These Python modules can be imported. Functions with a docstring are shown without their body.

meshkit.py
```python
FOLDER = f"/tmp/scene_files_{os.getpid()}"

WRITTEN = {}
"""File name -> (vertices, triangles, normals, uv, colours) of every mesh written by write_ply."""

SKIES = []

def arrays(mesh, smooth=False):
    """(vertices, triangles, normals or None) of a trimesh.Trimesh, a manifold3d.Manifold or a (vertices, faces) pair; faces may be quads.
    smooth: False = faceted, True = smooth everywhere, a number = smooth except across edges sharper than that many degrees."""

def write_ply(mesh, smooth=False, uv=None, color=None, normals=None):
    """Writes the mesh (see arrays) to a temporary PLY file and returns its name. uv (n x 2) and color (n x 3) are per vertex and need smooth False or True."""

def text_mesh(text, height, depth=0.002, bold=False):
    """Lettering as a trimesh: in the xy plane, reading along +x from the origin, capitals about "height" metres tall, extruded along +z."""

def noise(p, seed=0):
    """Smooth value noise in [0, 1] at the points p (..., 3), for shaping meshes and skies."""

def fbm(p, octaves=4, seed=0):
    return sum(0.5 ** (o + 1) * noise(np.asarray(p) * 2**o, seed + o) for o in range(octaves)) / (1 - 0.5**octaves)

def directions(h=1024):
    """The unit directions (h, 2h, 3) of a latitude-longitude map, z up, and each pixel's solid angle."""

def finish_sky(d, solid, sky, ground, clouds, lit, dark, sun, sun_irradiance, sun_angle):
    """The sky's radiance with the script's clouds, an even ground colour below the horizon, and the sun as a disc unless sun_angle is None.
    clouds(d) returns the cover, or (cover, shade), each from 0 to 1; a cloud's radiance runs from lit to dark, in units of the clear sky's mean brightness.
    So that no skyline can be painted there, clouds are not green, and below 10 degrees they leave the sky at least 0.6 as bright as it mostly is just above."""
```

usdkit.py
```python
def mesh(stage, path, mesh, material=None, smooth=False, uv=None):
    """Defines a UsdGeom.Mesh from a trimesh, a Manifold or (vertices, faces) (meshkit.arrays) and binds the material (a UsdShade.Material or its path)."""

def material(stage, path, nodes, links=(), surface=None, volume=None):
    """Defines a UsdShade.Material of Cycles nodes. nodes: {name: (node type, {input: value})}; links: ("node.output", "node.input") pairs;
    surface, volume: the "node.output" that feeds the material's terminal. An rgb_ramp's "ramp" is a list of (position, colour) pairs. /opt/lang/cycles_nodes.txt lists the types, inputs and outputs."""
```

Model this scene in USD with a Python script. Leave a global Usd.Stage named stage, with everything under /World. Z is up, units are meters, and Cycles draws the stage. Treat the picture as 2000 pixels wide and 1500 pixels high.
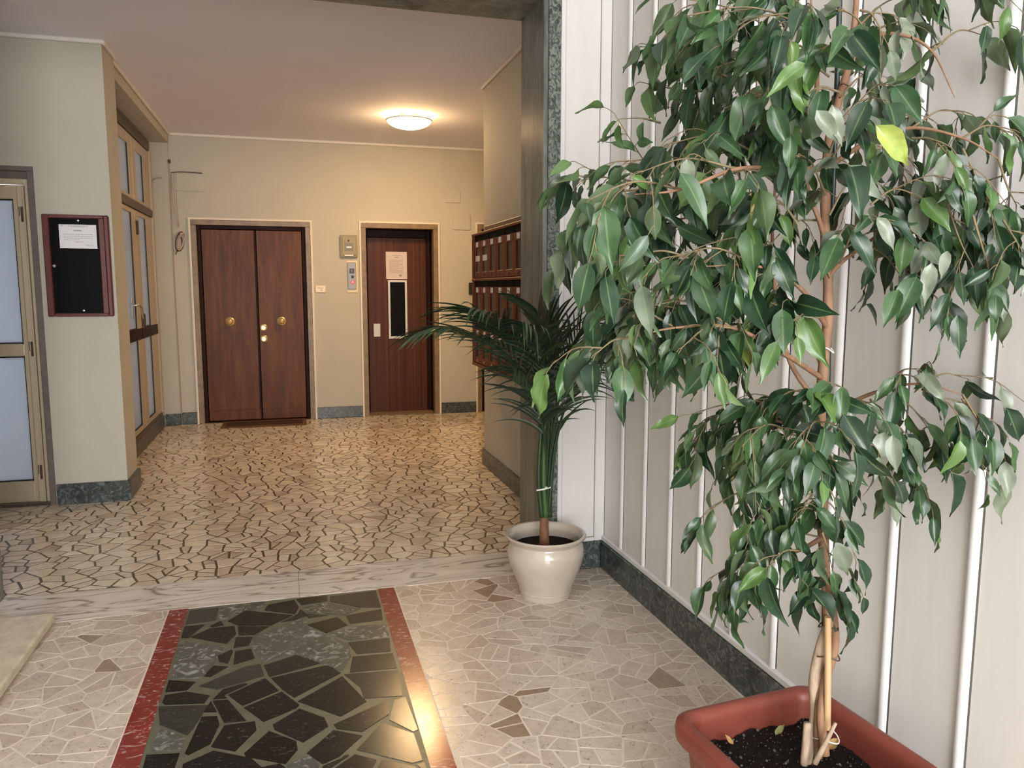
import math, random
import numpy as np, trimesh
from scipy.spatial import Voronoi
from shapely.geometry import Polygon, LineString, Point, box as sbox
from shapely.ops import split as shsplit, unary_union
from pxr import Usd, UsdGeom, UsdLux, UsdShade, Gf, Sdf, Vt
import usdkit, meshkit

stage = Usd.Stage.CreateInMemory()
UsdGeom.SetStageUpAxis(stage, UsdGeom.Tokens.z)
UsdGeom.SetStageMetersPerUnit(stage, 1.0)
UsdGeom.Xform.Define(stage, '/World')
UsdGeom.Scope.Define(stage, '/World/Looks')

# ------------------------------------------------------------------ camera
F, YAW, PITCH, ROLL, H = 1514.4, 0.27819, 0.12280, 0.00159, 1.4
_cy, _sy, _cp, _sp, _cr, _sr = math.cos(YAW), math.sin(YAW), math.cos(PITCH), math.sin(PITCH), math.cos(ROLL), math.sin(ROLL)
FW = np.array([_sy * _cp, _cy * _cp, -_sp]); _r = np.array([_cy, -_sy, 0.0]); _u = np.cross(_r, FW)
RT = _cr * _r + _sr * _u; UP = -_sr * _r + _cr * _u
CAM = np.array([0, 0, H])
cam = UsdGeom.Camera.Define(stage, '/World/camera')
cam.CreateHorizontalApertureAttr(36.0); cam.CreateVerticalApertureAttr(27.0)
cam.CreateFocalLengthAttr(F / 2000 * 36.0)
cam.CreateClippingRangeAttr(Gf.Vec2f(0.05, 100))
M4 = Gf.Matrix4d(*RT, 0, *UP, 0, *(-FW), 0, *CAM, 1)
cam.AddTransformOp().Set(M4)
cam.CreateExposureAttr(0.10)

def ray(px, py): return RT * (px - 1000) / F - UP * (py - 750) / F + FW
def onz(px, py, z=0.0): d = ray(px, py); return CAM + d * ((z - H) / d[2])
def ony(px, py, y): d = ray(px, py); return CAM + d * (y / d[1])
def onx(px, py, x): d = ray(px, py); return CAM + d * (x / d[0])
def topx(p):
    q = np.asarray(p, float) - CAM; w = q @ FW
    return 1000 + F * (q @ RT) / w, 750 - F * (q @ UP) / w

# ------------------------------------------------------------------ light
def rect_light(name, pos, tgt, w, h, intensity, color):
    l = UsdLux.RectLight.Define(stage, '/World/' + name)
    l.CreateWidthAttr(w); l.CreateHeightAttr(h); l.CreateIntensityAttr(intensity); l.CreateColorAttr(Gf.Vec3f(*color))
    z = -np.array(tgt, float); z /= np.linalg.norm(z)
    x = np.cross([0, 0, 1.0], z); x /= np.linalg.norm(x); y = np.cross(z, x)
    l.AddTransformOp().Set(Gf.Matrix4d(*x, 0, *y, 0, *z, 0, *pos, 1))
    return l
dome = UsdLux.DomeLight.Define(stage, '/World/sky_light')
dome.CreateIntensityAttr(0.2); dome.CreateColorAttr(Gf.Vec3f(0.85, 0.93, 1.0))
# daylight through the street entrance behind the photographer, and the courtyard daylight behind the frosted panes
rect_light('entrance_daylight', (0.15, -2.92, 1.60), (0, 1, -.12), 2.5, 2.6, 15.2, (1.0, 1.0, 1.0))
rect_light('courtyard_daylight_door', (-2.0, 6.25, 1.2), (0, -1, 0), 1.1, 2.3, 1.7, (0.76, 0.86, 1.0))
rect_light('courtyard_daylight_window', (-1.75, 7.2, 1.5), (1, 0, 0), 2.6, 2.9, 0.30, (0.90, 0.96, 1.0))
LAMP_EMISSION = 118.0

# ------------------------------------------------------------------ helpers
_used = {}
def numbered(parent, name):
    k = (parent, name); n = _used.get(k, 0); _used[k] = n + 1
    return f'{parent}/{name}' if n == 0 else f'{parent}/{name}_{n:03d}'
def meta(prim, label=None, cat=None, group=None, kind=None):
    for k, v in (('label', label), ('category', cat), ('group', group), ('kind', kind)):
        if v: prim.SetCustomDataByKey(k, v)
ORIG = {}
def thing(name, label, cat, loc=(0, 0, 0), rotz=0.0, group=None, kind=None):
    p = numbered('/World', name); x = UsdGeom.Xform.Define(stage, p)
    x.AddTranslateOp().Set(Gf.Vec3d(*map(float, loc)))
    if rotz: x.AddRotateZOp().Set(float(rotz))
    ORIG[p] = (np.array(loc, float), math.radians(rotz))
    meta(x.GetPrim(), label, cat, group, kind)
    return p
def part(parent, name, mesh, mat, label=None, smooth=False, tone=None, uv=None, kind=None, local=False):
    """One Mesh prim; vertices are given in world coordinates unless local."""
    p = numbered(parent, name)
    if isinstance(mesh, MB): mesh = mesh.get()
    if hasattr(mesh, 'vertices'): v, f = np.array(mesh.vertices, float), np.array(mesh.faces)
    else: v, f = np.array(mesh[0], float), np.array(mesh[1])
    root = '/'.join(p.split('/')[:3])
    if not local and root in ORIG:
        o, a = ORIG[root]; v = v - o
        if a:
            c, s = math.cos(-a), math.sin(-a); v = np.stack([c * v[:, 0] - s * v[:, 1], s * v[:, 0] + c * v[:, 1], v[:, 2]], 1)
    m = usdkit.mesh(stage, p, (v, f), M[mat], smooth=smooth, uv=uv)
    if tone is not None:
        t = np.atleast_1d(np.asarray(tone, np.float32)); n = len(m.GetPointsAttr().Get())
        if len(t) == 1: t = np.full(n, t[0], np.float32)
        UsdGeom.PrimvarsAPI(m).CreatePrimvar('tone', Sdf.ValueTypeNames.FloatArray, 'vertex').Set(Vt.FloatArray.FromNumpy(t))
    meta(m.GetPrim(), label, None, None, kind)
    return p
def single(name, mesh, mat, label, cat, group=None, kind=None, **k):
    p = part('/World', name, mesh, mat, **k)
    meta(stage.GetPrimAtPath(p), label, cat, group, kind)
    return p

class MB:
    def __init__(s): s.v, s.f, s.n = [], [], 0
    def add(s, v, f):
        s.v.append(np.asarray(v, float)); s.f.append(np.asarray(f, int) + s.n); s.n += len(v); return s
    def mesh(s, m): return s.add(np.array(m.vertices), np.array(m.faces))
    def box(s, x0, x1, y0, y1, z0, z1, b=0.0):
        x0, x1 = min(x0, x1), max(x0, x1); y0, y1 = min(y0, y1), max(y0, y1); z0, z1 = min(z0, z1), max(z0, z1)
        if b <= 0:
            v = [(x, y, z) for x in (x0, x1) for y in (y0, y1) for z in (z0, z1)]
            f = [(0, 1, 3), (0, 3, 2), (4, 6, 7), (4, 7, 5), (0, 4, 5), (0, 5, 1), (2, 3, 7), (2, 7, 6), (0, 2, 6), (0, 6, 4), (1, 5, 7), (1, 7, 3)]
            return s.add(v, f)
        b = min(b, (x1 - x0) * .45, (y1 - y0) * .45, (z1 - z0) * .45); pts = []
        for sx, X in ((1, x0), (-1, x1)):
            for sy, Y in ((1, y0), (-1, y1)):
                for sz, Z in ((1, z0), (-1, z1)):
                    pts += [(X, Y + sy * b, Z + sz * b), (X + sx * b, Y, Z + sz * b), (X + sx * b, Y + sy * b, Z)]
        return s.mesh(trimesh.convex.convex_hull(np.array(pts)))
    def tube(s, pts, rad, sides=8, caps=True):
        p = np.asarray(pts, float); r = np.broadcast_to(np.asarray(rad, float), (len(p),))
        t = np.gradient(p, axis=0); t /= np.linalg.norm(t, axis=1, keepdims=True) + 1e-12
        a = np.array([0, 0, 1.0]) if abs(t[0][2]) < .9 else np.array([1.0, 0, 0]); A = []
        for k in t:
            a = a - k * (a @ k); a = a / (np.linalg.norm(a) + 1e-12); A.append(a)
        A = np.array(A); Bn = np.cross(t, A); ang = np.arange(sides) * 2 * np.pi / sides
        v = p[:, None] + r[:, None, None] * (np.cos(ang)[None, :, None] * A[:, None] + np.sin(ang)[None, :, None] * Bn[:, None])
        i, j = np.meshgrid(np.arange(len(p) - 1), np.arange(sides), indexing='ij')
        q = np.stack([i * sides + j, i * sides + (j + 1) % sides, (i + 1) * sides + (j + 1) % sides, (i + 1) * sides + j], -1).reshape(-1, 4)
        f = np.vstack([q[:, [0, 1, 2]], q[:, [0, 2, 3]]]); v = v.reshape(-1, 3)
        if caps:
            n = len(v); v = np.vstack([v, p[0], p[-1]]); m = (len(p) - 1) * sides
            f = np.vstack([f, [(n, (k + 1) % sides, k) for k in range(sides)], [(n + 1, m + k, m + (k + 1) % sides) for k in range(sides)]])
        return s.add(v, f)
    def lathe(s, prof, c, n=48, axis='z'):
        """prof: (radius, height) pairs from bottom to top; axis z, or y (height runs toward -y)."""
        prof = np.asarray(prof, float); ang = np.arange(n) * 2 * np.pi / n
        R, Hh = prof[:, 0][:, None], prof[:, 1][:, None]
        x, y, z = R * np.cos(ang), R * np.sin(ang), np.broadcast_to(Hh, (len(prof), n))
        v = np.stack([x, y, z], -1) if axis == 'z' else np.stack([x, -z, y], -1)
        i, j = np.meshgrid(np.arange(len(prof) - 1), np.arange(n), indexing='ij')
        q = np.stack([i * n + j, i * n + (j + 1) % n, (i + 1) * n + (j + 1) % n, (i + 1) * n + j], -1).reshape(-1, 4)
        return s.add(v.reshape(-1, 3) + np.asarray(c, float), np.vstack([q[:, [0, 1, 2]], q[:, [0, 2, 3]]]))
    def get(s): return np.vstack(s.v), np.vstack(s.f)
def bx(*a, b=0.0): return MB().box(*a, b=b)
def smoothpath(pts, n=24):
    """Catmull-Rom through the points."""
    p = np.asarray(pts, float); p = np.vstack([2 * p[0] - p[1], p, 2 * p[-1] - p[-2]]); out = []
    seg = len(p) - 3
    for u in np.linspace(0, seg - 1e-9, n):
        i = int(u); t = u - i; a, b, c, d = p[i:i + 4]
        out.append(.5 * ((2 * b) + (c - a) * t + (2 * a - 5 * b + 4 * c - d) * t * t + (3 * b - a - 3 * c + d) * t ** 3))
    return np.array(out)

# ------------------------------------------------------------------ materials
M = {}
def lin(*c): return tuple(((x / 255) / 12.92 if x / 255 <= .04045 else ((x / 255 + .055) / 1.055) ** 2.4) for x in c)
def graph(name, nodes, links, surface='p.BSDF'): M[name] = usdkit.material(stage, '/World/Looks/' + name, nodes, links, surface=surface)
def plain(name, col, rough=.5, metal=0.0, var=0.0, scale=8, stretch=(1, 1, 1), bump=0.0, bscale=60, bdist=.002, spec=.5, coat=0.0, detail=4, col2=None, tone=0.0, **extra):
    n = {'g': ('geometry', {}), 'm': ('mapping', {'scale': stretch}), 'p': ('principled_bsdf', {'roughness': rough, 'metallic': metal, 'specular_ior_level': spec, 'coat_weight': coat, 'base_color': col, **extra})}
    l = [('g.position', 'm.vector')]
    if var or col2:
        a, b = (tuple(c * (1 - var) for c in col), tuple(min(1, c * (1 + var)) for c in col)) if not col2 else (col, col2)
        n['n'] = ('noise_texture', {'scale': scale, 'detail': detail, 'roughness': .6}); n['r'] = ('rgb_ramp', {'ramp': [(0.3, a), (0.7, b)]})
        l += [('m.vector', 'n.vector'), ('n.fac', 'r.fac'), ('r.color', 'p.base_color')]
    if bump:
        n['bn'] = ('noise_texture', {'scale': bscale, 'detail': 3}); n['b'] = ('bump', {'strength': bump, 'distance': bdist})
        l += [('m.vector', 'bn.vector'), ('bn.fac', 'b.height'), ('b.normal', 'p.normal')]
    graph(name, n, l)

CREAM = (.525, .49, .41)
plain('wall_paint', CREAM, .75, var=.04, scale=1.5, bump=.15, bscale=140, spec=.25)
plain('ceiling_paint', (.85, .835, .90), .85, var=.03, scale=1.2, spec=.2)
plain('cornice_paint', (.80, .74, .68), .7, spec=.3)
plain('white_trim', (.72, .715, .70), .5, spec=.3)
plain('panel_cream', (.73, .715, .685), .45, var=.035, scale=3, stretch=(6, 6, .6), bump=.04, bscale=40, spec=.4)
plain('frame_stone', lin(132, 110, 82), .4, var=.28, scale=14, detail=6)
plain('frame_edge', lin(228, 216, 198), .6)
plain('dark_wood', lin(40, 18, 11), .5, spec=.12)
plain('black_void', (.006, .005, .005), .6, spec=.05)
plain('board_black', (.006, .0055, .006), .4, spec=.06)
plain('board_frame', lin(98, 46, 42), .4, var=.15, scale=30, stretch=(1, 1, .2))
plain('paper', (.80, .79, .80), .8)
plain('paper_pink', (.72, .60, .56), .7)
plain('ink', (.05, .05, .055), .8)
plain('ink_soft', (.33, .31, .33), .8)
plain('steel', (.62, .62, .62), .3, metal=1.0)
plain('panel_steel', (.34, .34, .35), .5, metal=.4)
plain('brass', (.92, .70, .30), .26, metal=.75)
plain('plaque', lin(226, 208, 160), .3)
plain('beige_plastic', lin(152, 143, 114), .5)
plain('grey_plastic', lin(120, 115, 100), .4)
plain('dark_plastic', (.02, .018, .018), .35)
plain('cable', lin(165, 142, 118), .6)
plain('cable_dark', lin(80, 62, 50), .6)
plain('cable_pale', lin(195, 175, 150), .6)
plain('gold_aluminium', (.68, .59, .43), .38, metal=.55, var=.05, scale=4, stretch=(8, 8, .4))
plain('bronze_dark', (.10, .075, .052), .45, metal=.3)
plain('bronze_aluminium', (.50, .42, .34), .45, metal=.2, var=.05, scale=4, stretch=(8, 8, .4))
plain('dark_gasket', (.012, .011, .011), .5)
plain('gray_stone', lin(105, 98, 92), .45, var=.12, scale=9)
plain('mailbox_wood', lin(116, 62, 38), .5, spec=.2, var=.22, scale=14, stretch=(6, 6, .7), detail=5)
plain('mailbox_board', lin(98, 62, 42), .45, var=.15, scale=10, stretch=(1, 1, 6))
plain('mailbox_window', lin(56, 38, 30), .3, spec=.2)
plain('mat_fibre', lin(62, 36, 22), .95, var=.35, scale=120, bump=.6, bscale=400)
plain('mat_border', lin(96, 62, 34), .95, var=.3, scale=120)
plain('soil', (.010, .007, .006), .95, spec=.15, var=.6, scale=60, bump=.8, bscale=180, bdist=.006)
plain('soil_bit', (.10, .09, .08), .85, var=.6, scale=40)
plain('terracotta', lin(122, 62, 50), .42, var=.10, scale=9, bump=.1, bscale=30, spec=.4)
plain('pot_glaze', lin(194, 182, 167), .16, var=.09, scale=7, bump=.06, bscale=25, spec=.5, coat=.5)
plain('bark', lin(136, 102, 78), .7, var=.25, scale=26, stretch=(1, 1, .5), bump=.35, bscale=70, bdist=.004)
plain('bark_grey', lin(168, 148, 126), .8, var=.3, scale=40, stretch=(1, 1, .35), bump=.5, bscale=80, bdist=.004)
plain('cane', lin(186, 154, 114), .4, var=.10, scale=20, stretch=(1, 1, .15))
plain('stake_green', (.016, .03, .028), .35)
plain('twig_bark', lin(112, 98, 72), .7, var=.25, scale=30)
plain('tie_white', (.75, .73, .70), .5)
plain('dry_leaf', lin(170, 135, 85), .7, var=.25, scale=40)
plain('dry_leaf_green', lin(130, 135, 80), .7, var=.2, scale=40)
plain('grout_white', (.55, .52, .47), .7)
plain('step_stone', lin(200, 190, 168), .28, var=.2, scale=22, stretch=(1, .6, 1), detail=8, spec=.45)
plain('lamp_metal', (.8, .7, .5), .3, metal=.7)

# dark green serpentine ("verde") used for the skirtings and the portal
def verde(name, stretch, dark, mid, vein, rough=.3, scale=16, amount=(.53, .60)):
    graph(name, {'g': ('geometry', {}), 'm': ('mapping', {'scale': stretch, 'rotation': (.3, .5, .4)}),
        'a': ('noise_texture', {'scale': scale * .5, 'detail': 6, 'roughness': .65, 'distortion': 1.4}), 'ra': ('rgb_ramp', {'ramp': [(.32, dark), (.62, mid), (.85, mid)]}),
        'b': ('noise_texture', {'scale': scale * 1.3, 'detail': 7, 'roughness': .7, 'distortion': 2.2}), 'rb': ('rgb_ramp', {'ramp': [(amount[0], (0, 0, 0)), (amount[1], (.75, .75, .75)), (1, (1, 1, 1))]}),
        'x': ('mix', {'color2': vein}), 'p': ('principled_bsdf', {'roughness': rough, 'specular_ior_level': .45})},
        [('g.position', 'm.vector'), ('m.vector', 'a.vector'), ('m.vector', 'b.vector'), ('a.fac', 'ra.fac'), ('b.fac', 'rb.fac'), ('ra.color', 'x.color1'), ('rb.color', 'x.fac'), ('x.color', 'p.base_color')])
verde('verde_marble', (1, 1, 1), (.016, .021, .020), (.066, .080, .076), (.19, .22, .21), .3, 16, (.50, .60))
verde('verde_front', (1, 1, .8), (.02, .024, .021), (.085, .10, .085), (.26, .29, .25), .28, 26, (.46, .56))
verde('verde_reveal', (1.6, 1.6, .22), (.062, .066, .058), (.175, .185, .165), (.25, .26, .24), .30, 11, (.56, .66))
verde('brown_marble', (1, 1, 1), (.03, .022, .017), (.085, .066, .052), (.16, .13, .11), .35, 14)

# paving stones: the tone primvar varies each piece
def stone(name, ramp, fleck, rough, gscale=18, stretch=(1, 1, 1), fleck_at=(.64, .70), spec=.5):
    graph(name, {'t': ('attribute', {'attribute': 'tone'}), 'r': ('rgb_ramp', {'ramp': ramp}),
        'g': ('geometry', {}), 'k': ('math', {'math_type': 'multiply', 'value2': 37.0}), 'c': ('combine_xyz', {}), 'ad': ('vector_math', {'math_type': 'add'}),
        'm': ('mapping', {'scale': stretch}),
        'n': ('noise_texture', {'scale': gscale, 'detail': 6, 'roughness': .65, 'distortion': .8}),
        'v': ('rgb_ramp', {'ramp': [(.25, (.80, .79, .78)), (.75, (1.14, 1.14, 1.13))]}), 'x': ('mix', {'mix_type': 'multiply', 'fac': 1.0}),
        'n2': ('noise_texture', {'scale': gscale * 2.4, 'detail': 5, 'roughness': .6, 'distortion': 1.5}), 'fr': ('rgb_ramp', {'ramp': [(fleck_at[0], (0, 0, 0)), (fleck_at[1], (.8, .8, .8))]}),
        'y': ('mix', {'color2': fleck}), 'p': ('principled_bsdf', {'roughness': rough, 'specular_ior_level': spec})},
        [('t.fac', 'r.fac'), ('t.fac', 'k.value1'), ('k.value', 'c.x'), ('k.value', 'c.z'), ('g.position', 'ad.vector1'), ('c.vector', 'ad.vector2'), ('ad.vector', 'm.vector'),
         ('m.vector', 'n.vector'), ('m.vector', 'n2.vector'), ('n.fac', 'v.fac'), ('r.color', 'x.color1'), ('v.color', 'x.color2'), ('n2.fac', 'fr.fac'), ('x.color', 'y.color1'), ('fr.color', 'y.fac'), ('y.color', 'p.base_color')])
stone('beige_stone', [(0, lin(148, 128, 108)), (.06, lin(158, 138, 118)), (.12, lin(186, 170, 154)), (.5, lin(200, 185, 168)), (1, lin(210, 197, 182))], lin(104, 84, 70), .22, gscale=26, fleck_at=(.59, .68))
stone('hall_stone', [(0, lin(185, 167, 145)), (.12, lin(206, 189, 167)), (.5, lin(219, 204, 182)), (1, lin(229, 216, 196))], lin(150, 128, 105), .13, fleck_at=(.70, .78))
stone('black_stone', [(0, (.004, .005, .005)), (.45, (.008, .010, .009)), (.62, (.020, .020, .016)), (.8, (.038, .041, .034)), (1, (.065, .07, .06))], (.17, .18, .165), .20, gscale=16, stretch=(1, 2.2, 1), fleck_at=(.60, .76), spec=.34)
stone('mottled_stone', [(0, (.03, .033, .03)), (1, (.09, .10, .085))], (.40, .40, .38), .2, gscale=10, fleck_at=(.52, .66))
stone('red_marble', [(0, lin(118, 40, 34)), (1, lin(150, 58, 48))], lin(205, 180, 170), .18, gscale=8, stretch=(1, 2.2, 1), fleck_at=(.56, .66))
plain('mortar_light', lin(216, 204, 189), .4, var=.05, scale=20)
plain('mortar_brown', lin(82, 67, 48), .3, var=.2, scale=20)
plain('mortar_green', lin(94, 96, 79), .35, var=.2, scale=16)
# veined white marble of the threshold
graph('threshold_marble', {'g': ('geometry', {}), 'm': ('mapping', {'scale': (.42, 2.1, 1), 'rotation': (0, 0, -.14)}),
    'n': ('noise_texture', {'scale': 3.0, 'detail': 3, 'roughness': .5, 'distortion': 1.1}),
    'r': ('rgb_ramp', {'ramp': [(.26, lin(150, 137, 124)), (.36, lin(196, 185, 172)), (.43, lin(222, 214, 203)), (.465, lin(214, 205, 194)), (.483, lin(138, 124, 112)), (.50, lin(208, 199, 187)), (.60, lin(226, 219, 209)), (.625, lin(160, 147, 135)), (.645, lin(216, 208, 197)), (.8, lin(200, 189, 176))]}),
    'p': ('principled_bsdf', {'roughness': .2})}, [('g.position', 'm.vector'), ('m.vector', 'n.vector'), ('n.fac', 'r.fac'), ('r.color', 'p.base_color')])
# veneers
def wood(name, a, b, c, stretch, scale=3, rough=.32, coat=.25, dist=.5):
    graph(name, {'g': ('geometry', {}), 'm': ('mapping', {'scale': stretch}), 'n': ('noise_texture', {'scale': scale, 'detail': 6, 'roughness': .62, 'distortion': dist}),
        'r': ('rgb_ramp', {'ramp': [(.3, a), (.5, b), (.72, c)]}), 'p': ('principled_bsdf', {'roughness': rough, 'coat_weight': coat, 'coat_roughness': .25, 'specular_ior_level': .22})},
        [('g.position', 'm.vector'), ('m.vector', 'n.vector'), ('n.fac', 'r.fac'), ('r.color', 'p.base_color')])
wood('mahogany', lin(72, 38, 15), lin(97, 53, 22), lin(116, 70, 33), (9, 9, .9), 2.2, .42, .0)
wood('striped_veneer', lin(54, 25, 10), lin(79, 39, 16), lin(106, 59, 28), (22, 22, .12), 2.0, .45, .05, .2)
# frosted panes with courtyard daylight behind them
graph('frosted_glass', {'t': ('translucent_bsdf', {'color': (.86, .88, .92)}), 'd': ('diffuse_bsdf', {'color': (.35, .37, .42)}), 'g': ('glossy_bsdf', {'color': (.9, .9, .9), 'roughness': .25}),
    'a': ('mix_closure', {'fac': .25}), 'f': ('fresnel', {'IOR': 1.45}), 'b': ('mix_closure', {})},
    [('t.BSDF', 'a.closure1'), ('d.BSDF', 'a.closure2'), ('f.fac', 'b.fac'), ('a.closure', 'b.closure1'), ('g.BSDF', 'b.closure2')], surface='b.closure')
graph('lamp_glass', {'e': ('emission', {'color': (1.0, .64, .30), 'strength': LAMP_EMISSION})}, [], surface='e.emission')
graph('call_light', {'e': ('emission', {'color': (1.0, .12, .12), 'strength': 1.0})}, [], surface='e.emission')
graph('call_mark', {'e': ('emission', {'color': (1.0, .75, .72), 'strength': 1.2})}, [], surface='e.emission')
# leaves
def leafmat(name, ramp, rough, trans, rib, spec=.5, vein=True):
    graph(name, {'t': ('attribute', {'attribute': 'tone'}), 'r': ('rgb_ramp', {'ramp': ramp}), 'uv': ('uvmap', {'attribute': 'st'}), 's': ('separate_xyz', {}),
        'a': ('math', {'math_type': 'subtract', 'value2': .5}), 'b': ('math', {'math_type': 'absolute'}), 'c': ('map_range', {'from_min': .02, 'from_max': .05, 'to_min': .35, 'to_max': 0.0, 'clamp': True}),
        'x': ('mix', {'color2': rib}), 'gm': ('geometry', {}), 'bk': ('mix', {'mix_type': 'mix', 'color2': (.085, .125, .055)}), 'bf': ('math', {'math_type': 'multiply', 'value2': .55}),
        'n': ('noise_texture', {'scale': 45, 'detail': 3}), 'nr': ('rgb_ramp', {'ramp': [(.3, (.8, .8, .8)), (.7, (1.15, 1.15, 1.15))]}), 'y': ('mix', {'mix_type': 'multiply', 'fac': 1.0}),
        'p': ('principled_bsdf', {'roughness': rough, 'specular_ior_level': spec}), 'tr': ('translucent_bsdf', {}), 'mx': ('mix_closure', {'fac': trans})},
        [('t.fac', 'r.fac'), ('uv.UV', 's.vector'), ('s.y', 'a.value1'), ('a.value', 'b.value1'), ('b.value', 'c.value'), ('c.result', 'x.fac'), ('gm.position', 'n.vector'), ('n.fac', 'nr.fac'), ('r.color', 'y.color1'), ('nr.color', 'y.color2'),
         ('y.color', 'x.color1'), ('gm.backfacing', 'bf.value1'), ('bf.value', 'bk.fac'), ('x.color', 'bk.color1'), ('bk.color', 'p.base_color'), ('bk.color', 'tr.color'), ('p.BSDF', 'mx.closure1'), ('tr.BSDF', 'mx.closure2')], surface='mx.closure')
leafmat('ficus_leaf', [(0, (.010, .028, .014)), (.30, (.020, .054, .024)), (.62, (.042, .095, .034)), (.74, (.085, .165, .04)), (.80, (.11, .145, .10)), (.93, (.23, .26, .20)), (.965, (.16, .27, .06)), (1.0, (.30, .37, .085))], .32, .14, (.20, .30, .12))
leafmat('palm_leaf', [(0, (.006, .016, .008)), (.6, (.012, .034, .014)), (1, (.022, .052, .018))], .36, .06, (.03, .06, .02))
plain('palm_stem', (.04, .085, .022), .4, var=.3, scale=12, stretch=(3, 3, .3))
plain('palm_stem_dark', (.018, .045, .016), .4, var=.3, scale=12, stretch=(3, 3, .3))
plain('palm_base', lin(120, 84, 60), .8, var=.3, scale=40, stretch=(1, 1, .2))

# ------------------------------------------------------------------ the shell
# lobby: x -1.60..1.49, y -1.6..3.53; portal y 3.53..3.88; hall: x -3.0..3.2, y 3.88..8.53
CZ = 2.92; BACK = 8.53; PORTAL = (3.53, 3.88); RX = 1.49; HX = 1.465

t = thing('wall_right', 'cream panelled lobby wall with rounded white battens behind the big ficus', 'wall', (RX, 1, 0), kind='structure')
part(t, 'backing', bx(RX + .012, RX + .12, -2.8, PORTAL[0] + .1, 0, 3.0), 'panel_cream')
rods = [3.308 - .2437 * k for k in range(-1, 26)]
rods = [y for y in rods if y < 3.4]
edges = [PORTAL[0] + .01] + rods + [-2.7]
for a, b in zip(edges[:-1], edges[1:]):
    part(t, 'panel', bx(RX, RX + .014, b + .004, a - .019, .165, 2.99, b=.002), 'panel_cream')
def halfround(y, x, r, z0, z1):
    ang = np.linspace(-np.pi / 2, np.pi / 2, 9); pr = [(x - r * .85 * math.cos(a), y + r * math.sin(a)) for a in ang]
    v = np.array([(px, py, z) for z in (z0, z1) for px, py in pr]); n = len(pr); f = []
    for i in range(n - 1): f += [(i, n + i, n + i + 1), (i, n + i + 1, i + 1)]
    f += [(0, n - 1, 2 * n - 1), (0, 2 * n - 1, n)] + [(n, n + i, n + i + 1) for i in range(1, n - 1)] + [(0, i + 1, i) for i in range(1, n - 1)]
    return v, np.array(f)[:, ::-1]
for y in rods:
    part(t, 'batten', halfround(y, RX, .0145, .165, 2.99), 'white_trim', smooth=40)
part(t, 'bottom_rail', bx(RX - .016, RX + .012, -2.7, PORTAL[0], .138, .166, b=.005), 'white_trim')

t = thing('baseboard_right', 'dark green marble skirting below the cream panelled wall', 'baseboard', (RX, 1, 0), kind='structure')
part(t, 'slab', bx(RX - .022, RX + .01, 1.02, PORTAL[0] - .0, 0, .138, b=.003), 'verde_marble')
part(t, 'slab', bx(RX - .022, RX + .01, -2.7, 1.018, 0, .138, b=.003), 'verde_marble')
part(t, 'slab', bx(1.24, RX - .022, PORTAL[0] - .022, PORTAL[0] + .01, 0, .138, b=.003), 'verde_marble', label='short return piece in the corner behind the pot')

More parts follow.
